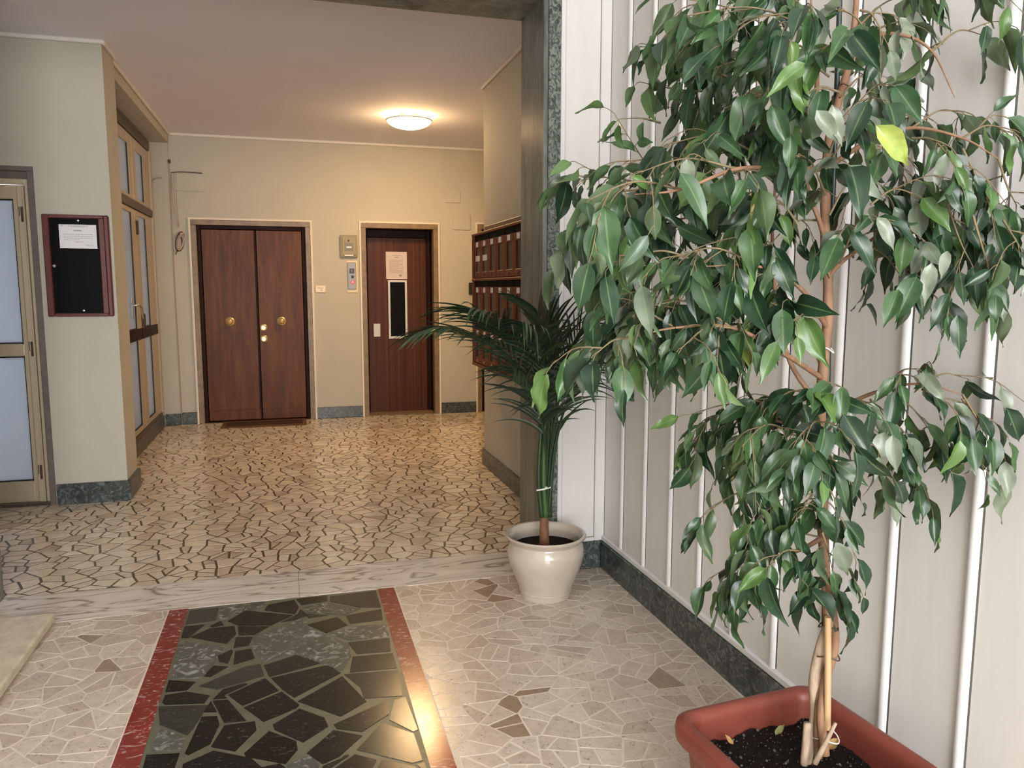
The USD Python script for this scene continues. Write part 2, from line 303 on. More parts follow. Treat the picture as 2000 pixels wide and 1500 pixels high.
t = thing('wall_portal', 'cream wall around the stone framed opening between lobby and hall', 'wall', (0, 3.7, 0), kind='structure')
part(t, 'core', bx(1.24, RX + .12, 3.54, 3.87, 0, 3.0), 'wall_paint')
part(t, 'core', bx(-3.0, -1.375, 3.54, 3.87, 0, 3.0), 'wall_paint')
part(t, 'core', bx(-1.38, 1.245, 3.54, 3.87, 2.80, 3.0), 'wall_paint')
part(t, 'panel', bx(1.264, 1.436, 3.528, 3.541, .16, 2.99, b=.002), 'panel_cream')
part(t, 'edge_bead', bx(1.2385, 1.262, 3.515, 3.541, .0, 2.99, b=.004), 'white_trim')
part(t, 'corner_board', bx(1.438, RX, 3.518, 3.541, .138, 2.99, b=.004), 'white_trim', label='glossy white corner board')
part(t, 'bottom_rail', bx(1.262, 1.438, 3.520, 3.541, .138, .156, b=.003), 'white_trim')

t = thing('trim_1', 'dark green marble portal framing the opening to the hall', 'portal', (-.07, 3.7, 0), kind='structure')
part(t, 'reveal_slab', bx(1.155, 1.178, 3.522, 3.885, 0, 2.72, b=.003), 'verde_reveal')
part(t, 'face_slab', bx(1.1785, 1.238, 3.516, 3.56, 0, 2.83, b=.003), 'verde_front')
part(t, 'soffit_slab', bx(-1.29, 1.178, 3.522, 3.885, 2.72, 2.742, b=.003), 'verde_reveal')
part(t, 'lintel_slab', bx(-1.372, 1.178, 3.516, 3.56, 2.7425, 2.83, b=.003), 'verde_front')
part(t, 'reveal_slab', bx(-1.313, -1.29, 3.522, 3.885, 0, 2.72, b=.003), 'verde_reveal')
part(t, 'face_slab', bx(-1.373, -1.3135, 3.516, 3.56, 0, 2.7425, b=.003), 'verde_front')

t = thing('trim_2', 'veined white marble threshold slabs between lobby and hall floors', 'threshold', (0, 3.7, 0), kind='structure')
part(t, 'bed', bx(-1.29, 1.155, PORTAL[0], PORTAL[1], -.05, -.02), 'mortar_brown')
part(t, 'slab', bx(-1.29, -.0008, PORTAL[0], PORTAL[1] - .003, -.03, 0.0005), 'threshold_marble')
part(t, 'slab', bx(.0008, 1.155, PORTAL[0], PORTAL[1] - .003, -.03, 0.0005), 'threshold_marble')

# hall walls
t = thing('wall_back', 'cream back wall of the hall holding both wooden doors', 'wall', (.5, BACK, 0), kind='structure')
def wallseg(x0, x1, z0=0, z1=CZ, y=BACK): part(t, 'plaster', bx(x0, x1, y, BACK + .35, z0, z1), 'wall_paint')
wallseg(-1.106, -.93); wallseg(.228, .757); wallseg(1.585, 2.035); wallseg(3.0, 3.3)
wallseg(-.93, .228, 2.08); wallseg(.757, 1.585, 2.085); wallseg(2.035, 3.0, 2.10)
part(t, 'plaster', bx(-1.6, -1.106, BACK - .035, BACK + .35, 0, CZ), 'wall_paint')
for x0, x1, z0, z1 in ((-1.083, -.777, 2.36, 2.53),):
    part(t, 'hatch_cover', bx(x0, x1, BACK - .011, BACK + .002, z0, z1, b=.002), 'wall_paint', label='wide painted junction cover above the double door')
part(t, 'hatch_cover', bx(1.668, 1.838, BACK - .011, BACK + .002, 2.33, 2.468, b=.002), 'wall_paint', label='small painted junction cover high above the mailboxes')
part(t, 'hatch_cover', bx(1.763, 1.952, BACK - .011, BACK + .002, 2.04, 2.207, b=.002), 'wall_paint', label='lower painted junction cover near the dark door')

t = thing('wall_hall_right', 'cream hall wall carrying the wooden mailboxes', 'wall', (HX, 4.9, 0), kind='structure')
part(t, 'plaster', bx(HX, HX + .35, 3.87, 5.93, 0, CZ), 'wall_paint')
t = thing('baseboard_hall_right', 'dark marble skirting below the mailboxes', 'baseboard', (HX, 4.9, 0), kind='structure')
part(t, 'slab', bx(HX - .018, HX + .01, 3.885, 5.945, 0, .125, b=.003), 'verde_marble')

t = thing('wall_pier', 'cream wall pier carrying the black notice board', 'wall', (-1.2, 5.6, 0), kind='structure')
part(t, 'plaster', bx(-1.495, -1.07, 5.53, 5.88, 0, CZ), 'wall_paint')
part(t, 'plaster', bx(-2.53, -1.495, 5.53, 5.72, 2.14, CZ), 'wall_paint')
part(t, 'plaster', bx(-3.1, -2.53, 5.53, 5.72, 0, CZ), 'wall_paint')
t = thing('baseboard_pier', 'green marble skirting around the foot of the notice board pier', 'baseboard', (-1.2, 5.6, 0), kind='structure')
part(t, 'slab', bx(-1.488, -1.052, 5.512, 5.54, 0, .135, b=.003), 'verde_marble')
part(t, 'slab', bx(-1.08, -1.052, 5.5405, 5.895, 0, .135, b=.003), 'verde_marble')

t = thing('wall_hall_left', 'cream beam, soffit and cheeks around the tall frosted window', 'wall', (-1.3, 7.2, 0), kind='structure')
part(t, 'beam', bx(-1.6, -1.10, 5.88, BACK, 2.815, CZ), 'wall_paint')
part(t, 'cheek', bx(-1.6, -1.26, 5.88, 6.02, 0, 2.815), 'wall_paint')
part(t, 'cheek', bx(-1.6, -1.29, 8.40, 8.50, 0, 2.815), 'wall_paint')
t = thing('baseboard_back', 'dark green marble skirting pieces along the back wall between the doors', 'baseboard', (.5, BACK, 0), kind='structure')
part(t, 'slab', bx(-1.255, -1.104, BACK - .052, BACK - .03, 0, .118, b=.004), 'verde_marble')
part(t, 'slab', bx(-1.10, -.947, BACK - .018, BACK + .01, 0, .123, b=.004), 'verde_marble')
part(t, 'slab', bx(.245, .745, BACK - .018, BACK + .01, 0, .122, b=.004), 'verde_marble')
part(t, 'slab', bx(1.602, 2.016, BACK - .018, BACK + .01, 0, .120, b=.004), 'verde_marble')

single('ceiling', bx(-3.2, 3.4, 3.54, BACK + .4, CZ, CZ + .15), 'ceiling_paint', 'mauve grey painted hall ceiling', 'ceiling', kind='structure')
single('ceiling', bx(-2.0, RX + .2, -2.9, 3.54, 3.0, 3.15), 'ceiling_paint', 'lobby ceiling above the panelled wall', 'ceiling', kind='structure')
single('wall_left', bx(-1.75, -1.62, -2.8, 3.54, 0, 3.0), 'wall_paint', 'cream lobby wall behind the stone step', 'wall', kind='structure')
t = thing('wall_front', 'street side wall with the entrance opening behind the photographer', 'wall', (0, -2.8, 0), kind='structure')
part(t, 'plaster', bx(-1.75, -1.1, -2.9, -2.8, 0, 3.0), 'wall_paint'); part(t, 'plaster', bx(1.4, RX + .12, -2.9, -2.8, 0, 3.0), 'wall_paint'); part(t, 'plaster', bx(-1.1, 1.4, -2.9, -2.8, 2.92, 3.0), 'wall_paint')
t = thing('wall_outer', 'side walls closing the hall left and right beyond view', 'wall', (0, 6, 0), kind='structure')
part(t, 'plaster', bx(-3.2, -3.1, 3.54, 5.72, 0, CZ), 'wall_paint'); part(t, 'plaster', bx(3.2, 3.3, 5.8, BACK, 0, CZ), 'wall_paint'); part(t, 'plaster', bx(HX + .35, 3.3, 5.7, 5.8, 0, CZ), 'wall_paint')

# cornice
t = thing('trim_3', 'pale cornice strip where the hall walls meet the ceiling', 'cornice', (0, 6, CZ), kind='structure')
for a in ((-1.10, 2.9, BACK - .022, BACK), (-3.1, -1.048, 5.508, 5.53), (-1.07, -1.048, 5.53, 5.88), (-1.10, -1.078, 5.88, BACK - .02), (HX - .022, HX, 3.88, 5.952), (HX, HX + .35, 5.93, 5.952)):
    part(t, 'strip', bx(*a, CZ - .026, CZ, b=.006), 'cornice_paint')

# ------------------------------------------------------------------ doors and window
def surround(t, x0, x1, top, y=BACK, inner=.052, depth=.10):
    """stone architrave with a thin painted outer edge."""
    e = .019
    part(t, 'painted_edge', MB().box(x0 - e, x0, y - .02, y + .01, 0, top + e).box(x1, x1 + e, y - .02, y + .01, 0, top + e).box(x0, x1, y - .02, y + .01, top, top + e), 'frame_edge')
    part(t, 'jamb', bx(x0, x0 + inner, y - .016, y + depth, 0, top - inner, b=.003), 'frame_stone')
    part(t, 'jamb', bx(x1 - inner, x1, y - .016, y + depth, 0, top - inner, b=.003), 'frame_stone')
    part(t, 'lintel', bx(x0, x1, y - .016, y + depth, top - inner, top, b=.003), 'frame_stone')

t = thing('door_1', 'mahogany double door with brass knobs in a stone frame', 'door', (-.35, BACK, 0), kind='structure')
surround(t, -.935, .232, 2.083)
y = BACK + .035
part(t, 'wooden_frame', MB().box(-.883, -.847, y - .01, y + .06, 0, 2.031, b=.004).box(.144, .180, y - .01, y + .06, 0, 2.031, b=.004).box(-.847, .144, y - .01, y + .06, 1.995, 2.031, b=.004), 'dark_wood')
for a, b in ((-.843, -.322), (-.312, .140)):
    l = part(t, 'leaf', bx(a, b, y, y + .045, .014, 1.990, b=.003), 'mahogany')
    part(l, 'kick_rail', bx(a + .002, b - .002, y - .012, y, .016, .125, b=.004), 'mahogany')
    if a < -.5: part(l, 'meeting_strip', bx(b - .012, b + .006, y - .010, y, .014, 1.988, b=.003), 'dark_wood')
    kx = -.599 if a < -.5 else -.086
    part(l, 'knob', MB().lathe([(0, 0), (.044, 0), (.044, .006), (.036, .012), (.016, .016), (.014, .032), (.024, .040), (.032, .054), (.030, .066), (.018, .076), (0, .079)], (kx, y, 1.054), 28, 'y'), 'brass', smooth=50)
    if a > -.5:
        part(l, 'keyhole_escutcheon', MB().lathe([(0, 0), (.036, 0), (.036, .008), (.030, .012), (.024, .009), (.012, .009), (.012, .014), (0, .014)], (-.270, y, .987), 24, 'y'), 'brass', smooth=40)
        part(l, 'keyhole_escutcheon', MB().lathe([(0, 0), (.036, 0), (.036, .008), (.030, .012), (.024, .009), (.012, .009), (.012, .014), (0, .014)], (-.270, y, .870), 24, 'y'), 'brass', smooth=40)
        part(l, 'peephole', MB().lathe([(0, 0), (.010, 0), (.009, .006), (0, .007)], (-.085, y, 1.395), 12, 'y'), 'cable_dark')
part(t, 'sill', bx(-.883, .180, BACK - .01, y + .06, 0, .012), 'dark_wood')
part(t, 'backing', bx(-.883, .180, BACK + .1, BACK + .14, 0, 2.03), 'black_void')

t = thing('door_2', 'lift door of striped reddish veneer set deep in a stone frame', 'door', (1.17, BACK, 0), kind='structure')
surround(t, .755, 1.587, 2.09, depth=.10)
Y2 = BACK + .22
part(t, 'dark_lining', MB().box(.80, .807, BACK + .10, Y2 + .05, 0, 2.04).box(1.535, 1.542, BACK + .10, Y2 + .05, 0, 2.04).box(.80, 1.542, BACK + .10, Y2 + .05, 2.038, 2.045)
     .box(.807, .838, Y2 - .01, Y2 + .04, 0, 2.038, b=.004).box(1.492, 1.535, Y2 - .01, Y2 + .04, 0, 2.038, b=.004).box(.838, 1.492, Y2 - .01, Y2 + .04, 1.955, 2.038, b=.004), 'dark_wood')
l = part(t, 'leaf', MB().box(.842, 1.070, Y2, Y2 + .04, .012, 1.95).box(1.262, 1.489, Y2, Y2 + .04, .012, 1.95).box(1.070, 1.262, Y2, Y2 + .04, .012, .845).box(1.070, 1.262, Y2, Y2 + .04, 1.478, 1.95), 'striped_veneer')
part(l, 'window_frame', MB().box(1.060, 1.084, Y2 - .008, Y2 + .01, .835, 1.488, b=.003).box(1.248, 1.272, Y2 - .008, Y2 + .01, .835, 1.488, b=.003).box(1.084, 1.248, Y2 - .008, Y2 + .01, .835, .862, b=.003).box(1.084, 1.248, Y2 - .008, Y2 + .01, 1.464, 1.488, b=.003), 'white_trim')
part(l, 'window_glass', bx(1.084, 1.248, Y2 + .012, Y2 + .018, .86, 1.466), 'board_black')
part(l, 'handle_plate', bx(.892, .966, Y2 - .012, Y2, .860, 1.005, b=.004), 'white_trim')
part(t, 'sill', bx(.80, 1.542, BACK + .0, Y2 + .05, 0, .010), 'frame_stone')
part(t, 'backing', bx(.78, 1.56, BACK + .30, BACK + .34, 0, 2.08), 'black_void')

single('notice_sheet', bx(1.042, 1.276, Y2 - .0035, Y2 - .0008, 1.500, 1.800), 'paper_pink', 'pinkish printed notice taped to the lift door above its window', 'notice')
rng = random.Random(5)
mb = MB().box(1.11, 1.21, Y2 - .0042, Y2 - .0036, 1.758, 1.763).box(1.14, 1.18, Y2 - .0042, Y2 - .0036, 1.735, 1.744)
for k in range(12): mb.box(1.075, 1.245 - (rng.random() * .07 if k % 3 == 2 else rng.random() * .02), Y2 - .0042, Y2 - .0036, 1.705 - .0125 * k, 1.7085 - .0125 * k)
mb.box(1.185, 1.215, Y2 - .0042, Y2 - .0036, 1.530, 1.552)
part('/World/notice_sheet', 'printed_text', mb, 'ink_soft')

t = thing('door_3', 'dark doorway in a stone frame behind the mailbox wall', 'door', (2.5, BACK, 0), kind='structure')
surround(t, 2.028, 2.99, 2.105)
part(t, 'leaf', bx(2.08, 2.94, BACK + .09, BACK + .13, 0, 2.06), 'dark_wood')

t = thing('door_4', 'glazed gold aluminium door with frosted panes at the hall\'s left', 'door', (-2.0, 5.58, 0), kind='structure')
part(t, 'stone_surround', MB().box(-1.532, -1.495, 5.526, 5.72, 0, 2.112, b=.002).box(-2.53, -2.493, 5.526, 5.72, 0, 2.112, b=.002).box(-2.53, -1.495, 5.526, 5.72, 2.112, 2.14, b=.002), 'gray_stone')
part(t, 'stone_surround', bx(-2.493, -1.532, 5.56, 5.72, 2.070, 2.112), 'gray_stone')
yd = 5.58
part(t, 'outer_frame', MB().box(-1.561, -1.532, yd - .012, yd + .05, 0.005, 2.07, b=.003).box(-2.493, -2.464, yd - .012, yd + .05, 0.005, 2.07, b=.003).box(-2.464, -1.561, yd - .012, yd + .05, 2.035, 2.07, b=.003), 'gold_aluminium')
l = part(t, 'leaf', MB().box(-1.574, -1.5635, yd - .018, yd + .045, .014, 2.03, b=.002).box(-1.607, -1.574, yd - .006, yd + .045, .014, 2.03, b=.003).box(-1.634, -1.607, yd + .002, yd + .04, .014, 2.03, b=.004)
     .box(-2.46, -2.39, yd - .006, yd + .045, .014, 2.03, b=.003).box(-2.39, -1.634, yd, yd + .04, 1.945, 2.03, b=.004).box(-2.39, -1.634, yd, yd + .04, .965, 1.045, b=.006).box(-2.39, -1.634, yd, yd + .04, .014, .155, b=.006), 'gold_aluminium')
for z0, z1 in ((1.045, 1.945), (.155, .965)):
    part(l, 'gasket', MB().box(-2.39, -1.634, yd + .012, yd + .03, z0 - .002, z0 + .008).box(-2.39, -1.634, yd + .012, yd + .03, z1 - .008, z1 + .002).box(-1.640, -1.634, yd + .012, yd + .03, z0, z1), 'dark_gasket')
    part(l, 'glass_pane', bx(-2.39, -1.636, yd + .018, yd + .024, z0, z1), 'frosted_glass')
for z in (1.86, 1.02, .22):
    part(l, 'hinge', MB().box(-1.590, -1.578, yd - .017, yd - .005, z - .055, z + .04, b=.004).box(-1.601, -1.597, yd - .010, yd - .005, z - .02, z + .04), 'cable_dark')
part(t, 'sill', bx(-2.493, -1.532, 5.53, yd + .12, -.03, .018), 'brown_marble')

t = thing('window_1', 'tall bronze aluminium window with frosted panes behind the pier', 'window', (-1.26, 7.2, 0), kind='structure')
wx = -1.262
def wbox(y0, y1, z0, z1, dx0=0.0, dx1=-.05, b=.004): return (wx + dx1, wx + dx0, y0, y1, z0, z1)
part(t, 'plinth', bx(-1.40, -1.252, 6.02, 8.405, 0, .125, b=.004), 'brown_marble')
part(t, 'outer_frame', MB().box(*wbox(6.02, 6.09, .125, 2.78)).box(*wbox(8.335, 8.40, .125, 2.78, .012), b=.005), 'bronze_aluminium')
part(t, 'head_rail', bx(*wbox(6.09, 8.335, 2.70, 2.80, .012), b=.006), 'bronze_dark')
part(t, 'transom', bx(*wbox(6.09, 8.335, 2.075, 2.145, .012), b=.005), 'bronze_dark')
part(t, 'bottom_rail', bx(*wbox(6.09, 8.335, .125, .165, .008), b=.004), 'bronze_dark')
cols = [(6.14, 6.60, 6.27, 6.57), (6.83, 7.29, 6.96, 7.27), (7.52, 7.98, 7.66, 7.95)]
sashes = [(6.095, 6.755), (6.765, 7.455), (7.465, 8.33)]
panes = [(6.23, 6.62), (6.93, 7.29), (7.63, 7.97)]
for (s0, s1), (p0, p1) in zip(sashes, panes):
    sash = part(t, 'sash', MB().box(*wbox(s0, p0, .168, 2.07), b=.003).box(*wbox(p1, s1, .168, 2.07), b=.003).box(*wbox(p0, p1, .168, .215), b=.003).box(*wbox(p0, p1, .955, 1.045), b=.003).box(*wbox(p0, p1, 2.03, 2.07), b=.003), 'bronze_aluminium')
    part(sash, 'cross_rail', bx(*wbox(s0 + .01, s1 - .01, .952, 1.048, .008, .0), b=.003), 'dark_wood')
    for z0, z1 in ((.215, .955), (1.045, 2.03)):
        part(sash, 'gasket', MB().box(wx - .0105, wx - .0008, p1 - .005, p1 + .001, z0, z1).box(wx - .0105, wx - .002, p0, p1, z0 - .001, z0 + .010), 'dark_gasket')
        part(sash, 'glass_pane', bx(wx - .016, wx - .011, p0, p1, z0, z1), 'frosted_glass')
    f = part(t, 'top_light', MB().box(*wbox(s0, p0, 2.15, 2.695), b=.003).box(*wbox(p1, s1, 2.15, 2.695), b=.003).box(*wbox(p0, p1, 2.15, 2.18), b=.003).box(*wbox(p0, p1, 2.60, 2.695), b=.003), 'bronze_aluminium')
    part(f, 'gasket', bx(wx - .0105, wx - .0008, p1 - .005, p1 + .001, 2.18, 2.60), 'dark_gasket')
    part(f, 'glass_pane', bx(wx - .016, wx - .011, p0, p1, 2.18, 2.60), 'frosted_glass')
part(t, 'handle', MB().box(wx, wx + .012, 7.07, 7.115, 1.15, 1.32, b=.004).tube(smoothpath([(wx + .01, 7.09, 1.25), (wx + .05, 7.10, 1.255), (wx + .06, 7.18, 1.22), (wx + .055, 7.26, 1.14)], 12), .009, 8), 'steel', smooth=40)
part(t, 'latch', bx(wx, wx + .02, 7.50, 7.60, 1.06, 1.17, b=.004), 'cable_dark')
part(t, 'hinge', bx(wx, wx + .018, 7.475, 7.515, 1.86, 1.98, b=.004), 'cable_dark')

# ------------------------------------------------------------------ floors
def voronoi_cells(x0, x1, y0, y1, step, rng, jit=.45, sx=1.0):
    pts = []
    nx, ny = int((x1 - x0) / (step * sx)) + 3, int((y1 - y0) / step) + 3
    for i in range(-1, nx):
        for j in range(-1, ny):
            pts.append((x0 + (i + .5 * (j % 2) + rng.uniform(-jit, jit)) * step * sx, y0 + (j + rng.uniform(-jit, jit)) * step))
    vor = Voronoi(np.array(pts)); area = sbox(x0, y0, x1, y1); out = []
    for r in vor.point_region:
        reg = vor.regions[r]
        if not reg or -1 in reg: continue
        c = Polygon(vor.vertices[reg]).intersection(area)
        if c.area > 1e-5 and c.geom_type == 'Polygon': out.append(c)
    return out
def shatter(poly, target, rng, spread=.45):
    if poly.area < target * rng.uniform(.75, 1.7): return [poly]
    r = np.array(poly.minimum_rotated_rectangle.exterior.coords)
    e0, e1 = r[1] - r[0], r[2] - r[1]; e = e0 if np.hypot(*e0) >= np.hypot(*e1) else e1
    ang = math.atan2(e[1], e[0]) + math.pi / 2 + rng.gauss(0, spread)
    c = np.array(poly.centroid.coords[0]) + (e / 2) * rng.uniform(-.25, .25)
    d = np.array([math.cos(ang), math.sin(ang)]) * 10
    got = [g for g in shsplit(poly, LineString([c - d, c + d])).geoms if g.area > 1e-6]
    if len(got) < 2: return [poly]
    return [q for g in got for q in shatter(g, target, rng, spread)]
def warp(poly, amp, k, seed):
    p = np.array(poly.exterior.coords)[:-1]; P = np.c_[p * k, np.zeros(len(p))]
    d = np.stack([meshkit.noise(P, seed), meshkit.noise(P + 31.7, seed + 1)], 1) - .5
    q = Polygon(p + d * 2 * amp); return q if q.is_valid else poly
def slab(poly, top=0.0, thick=.005):
    p = np.array(poly.exterior.coords)[:-1]
    if Polygon(p).exterior.is_ccw is False: p = p[::-1]
    n = len(p); v = np.vstack([np.c_[p, np.full(n, top)], np.c_[p, np.full(n, top - thick)]])
    if abs(poly.convex_hull.area - poly.area) < 1e-7: f = [(0, i, i + 1) for i in range(1, n - 1)]
    else:
        tv, tf = trimesh.creation.triangulate_polygon(poly, engine='earcut'); f = []
        idx = [int(np.argmin(((p - q) ** 2).sum(1))) for q in tv]
        for a in tf:
            a = [idx[i] for i in a]; A, B, C = p[a[0]], p[a[1]], p[a[2]]
            cr = (B[0] - A[0]) * (C[1] - A[1]) - (B[1] - A[1]) * (C[0] - A[0])
            f.append(a if cr > 0 else a[::-1])
    f = [tuple(a) for a in f] + [g for i in range(n) for g in ((i, n + i, n + (i + 1) % n), (i, n + (i + 1) % n, (i + 1) % n))]
    return v, np.array(f)
def pieces(cells, gap, rng, minarea, clip=None, var=(.7, 1.5)):
    out = []
    for c in cells:
        g = c.buffer(-gap * rng.uniform(*var), join_style=2)
        if clip is not None: g = g.intersection(clip)
        for q in getattr(g, 'geoms', [g]):
            if q.geom_type == 'Polygon' and q.area > minarea: out.append(Polygon(q.simplify(.002).exterior))
    return out
def lay(t, name, polys, mat, tones, limit=300, top=0.0):
    d = [np.hypot(q.centroid.x, q.centroid.y - .0) - (0 if visible(q) else -50) for q in polys]
    order = np.argsort(d); rest = MB(); tn = []
    for k, i in enumerate(order):
        v, f = slab(polys[i], top + (((i * 7919) % 11) - 5) * .00005)
        if k < limit: part(t, name, (v, f), mat, tone=tones[i])
        else: rest.add(v, f); tn += [tones[i]] * len(v)
    if tn: part(t, name + '_field', rest, mat, tone=tn, kind='stuff')
def visible(q):
    c = (q.centroid.x, q.centroid.y, 0)
    if q.centroid.y < .9: return False
    x, y = topx(c); return -60 < x < 2060 and y < 1560

rng = random.Random(11)
# lobby
XL = -1.62
t = thing('floor', 'lobby floor of beige broken stone paving with a black and red stone runner', 'floor', (0, 1.5, 0), kind='structure')
part(t, 'mortar_bed', MB().box(XL, -.55, -2.9, PORTAL[0], -.03, -.0012).box(.43, RX, -2.9, PORTAL[0], -.03, -.0012), 'mortar_light')
part(t, 'dark_mortar_bed', bx(-.47, .355, -2.9, PORTAL[0], -.03, -.0014), 'mortar_green')
cells = [warp(c, .018, 5, 3) for a in (voronoi_cells(.432, RX - .02, .5, PORTAL[0], 
    .118, rng, .48, 1.0), voronoi_cells(XL, -.552, .5, PORTAL[0], .118, rng, .48, 1.0)) for v in a for c in shatter(v, .0085, rng, .5)]
pl = pieces(cells, .0030, rng, .0006, sbox(XL, .5, -.5535, PORTAL[0] - .002).union(sbox(.4335, .5, RX - .02, PORTAL[0] - .002)))
tones = [rng.uniform(.14, 1.0) for _ in pl]
for px, py in ((185, 1240), (212, 1290), (957, 1136), (970, 1148), (962, 1170), (1298, 1340), (985, 1372), (1000, 1405), (1025, 1352), (1010, 1432)):
    c = Point(*onz(px, py)[:2]); k = int(np.argmin([q.distance(c) for q in pl])); tones[k] = rng.uniform(.0, .07)
lay(t, 'beige_stone', pl, 'beige_stone', tones)
for x0, x1, nm in ((-.548, -.470, 'l'), (.355, .430, 'r')):
    ys = [PORTAL[0], 2.62, 1.7, .7, -2.9]
    for a, b in zip(ys[:-1], ys[1:]):
        part(t, 'red_border_slab', bx(x0, x1, b + .0003, a - .0003, -.03, 0), 'red_marble', tone=rng.random())
part(t, 'white_edge', MB().box(-.552, -.548, -2.9, PORTAL[0], -.03, 0).box(.430, .434, -2.9, PORTAL[0], -.03, 0), 'mortar_light')
# the dark runner: the stones seen in the photograph, each at its place on the floor
T = [(.85, 0, '490,262 650,248 630,320 465,342'), (.9, 1, '660,245 900,214 920,238 700,300 680,330 645,318'), (.1, 0, '700,322 800,265 1060,290 940,345 760,347'), (.35, 0, '925,232 1070,205 1095,245 1075,282 905,262'),
     (.4, 0, '1082,200 1250,180 1255,210 1112,232'), (.72, 0, '1270,185 1525,152 1553,245 1440,245 1270,212'), (.5, 1, '1120,252 1230,220 1440,252 1350,290 1150,275'), (.62, 0, '1360,292 1555,256 1563,315 1382,337'),
     (.2, 0, '1145,342 1310,300 1365,345 1250,388'), (.1, 0, '440,415 460,352 570,342 480,415'), (.1, 0, '492,412 602,362 735,350 745,395 690,448'), (.15, 0, '600,350 660,322 675,345 615,356'), (.2, 0, '757,352 930,352 850,397 762,402'),
     (.9, 1, '428,450 470,436 680,472 640,532 560,638 382,643'), (.4, 0, '747,412 838,410 815,458 732,473'), (.45, 0, '642,518 720,482 728,492 700,558 655,548'), (.3, 0, '742,492 828,477 848,530 733,563'),
     (1.0, 1, '850,420 950,372 1130,302 1150,352 1250,402 1375,450 1385,520 1335,598 1220,558 1082,503 902,548 832,462'), (.8, 1, '1270,392 1420,350 1585,340 1598,406 1380,430'), (.66, 0, '1372,442 1600,417 1608,490 1420,505'),
     (.68, 0, '1397,522 1620,502 1642,583 1382,608'), (.82, 0, '1352,620 1650,597 1672,738 1462,753 1440,690'), (.5, 0, '902,570 1080,512 1218,557 932,633'), (.45, 0, '942,640 1260,567 1328,612 1070,748 1002,700'),
     (.15, 0, '562,630 622,572 700,577 602,633'), (.75, 0, '542,685 640,642 798,577 880,562 902,628 640,703'), (.1, 0, '352,718 372,652 518,662 470,708'), (.4, 0, '335,775 352,735 470,717 598,737 568,780 350,788'),
     (.1, 0, '702,735 908,642 982,710 782,793'), (.15, 0, '792,805 1000,717 1098,790 1080,808 900,883'), (.3, 0, '1092,770 1338,632 1472,770 1330,853'), (.78, 0, '313,800 588,792 502,928 470,958 322,900'),
     (1.0, 1, '272,1020 330,922 460,972 440,1038 272,1053'), (.1, 0, '247,1070 430,1060 395,1160 220,1165'), (.15, 0, '562,830 605,772 638,828'), (.1, 0, '617,768 700,762 800,878 680,888'), (.15, 0, '462,1060 555,857 638,852 652,900 600,1008 480,1068'),
     (.25, 0, '682,905 850,882 858,930 740,1048 607,1023'), (.35, 0, '952,900 1100,812 1238,862 1258,910 1120,998 962,928'), (.1, 0, '792,1060 930,937 1080,992 1088,1040 1020,1118 802,1078'), (.6, 0, '1292,900 1590,767 1598,840 1450,938 1310,923'),
     (.85, 0, '1602,872 1632,762 1690,747 1758,928 1735,938'), (.8, 0, '1422,1040 1560,892 1735,950 1785,1098 1730,1113 1500,1058'), (.5, 0, '1142,1060 1290,932 1448,962 1320,1078 1230,1118'), (.2, 0, '452,1120 620,1047 828,1087 900,1150 860,1230 430,1220'),
     (.75, 1, '1032,1130 1150,1067 1208,1120 1195,1180 1060,1200'), (.5, 0, '1332,1120 1410,1067 1528,1097 1480,1190 1330,1200 1290,1150'), (.6, 0, '1532,1150 1562,1097 1738,1132 1800,1190 1560,1230'), (.3, 0, '880,1140 990,1118 1030,1150 1050,1210 920,1220')]
strip = sbox(-.466, -1.6, .351, PORTAL[0] - .002); black, tb, kb = [], [], []
for tone, kind, s in T:
    q = Polygon([onz(200 + float(a.split(',')[0]) / 2.857, 1100 + float(a.split(',')[1]) / 2.857)[:2] for a in s.split()]).buffer(0).intersection(strip)
    for g in getattr(q, 'geoms', [q]):
        if g.area > 2e-4: black.append(Polygon(g.buffer(.001, join_style=2).intersection(strip).exterior)); tb.append(tone * .85 + rng.uniform(0, .15)); kb.append(kind)
taken = unary_union(black).buffer(.011)
fill = [warp(c, .02, 4, 8) for v in voronoi_cells(-.47, .355, .4, PORTAL[0], .45, rng) for c in shatter(v, .022, rng)]
fill = pieces(fill, .007, rng, .0012, strip.difference(taken))
seen_limit = max(g.bounds[3] for g in fill)
for g in fill:
    if g.centroid.y < 2.32 or g.area > .0035: black.append(g); tb.append(rng.uniform(0, .8)); kb.append(0 if rng.random() < .85 else 1)
lay(t, 'dark_stone', [b for b, k in zip(black, kb) if not k], 'black_stone', [b for b, k in zip(tb, kb) if not k])
lay(t, 'mottled_stone', [b for b, k in zip(black, kb) if k], 'mottled_stone', [b for b, k in zip(tb, kb) if k])
# hall
t = thing('floor', 'polished hall floor of small broken beige stones in dark mortar', 'floor', (0, 6, 0), kind='structure')
part(t, 'mortar_bed', bx(-3.1, 3.2, PORTAL[1] - .004, BACK + .4, -.03, -.0012), 'mortar_brown')
cells = [warp(c, .014, 6, 21) for v in voronoi_cells(-3.0, 3.1, PORTAL[1], BACK, .098, rng, jit=.43, sx=1.05) for c in shatter(v, .0092, rng, .4)]
pl = pieces(cells, .0054, rng, .0005, sbox(-3.0, PORTAL[1] + .002, 3.1, BACK + .03), (.9, 1.2))
lay(t, 'hall_stone', pl, 'hall_stone', [rng.random() ** .8 for _ in pl])

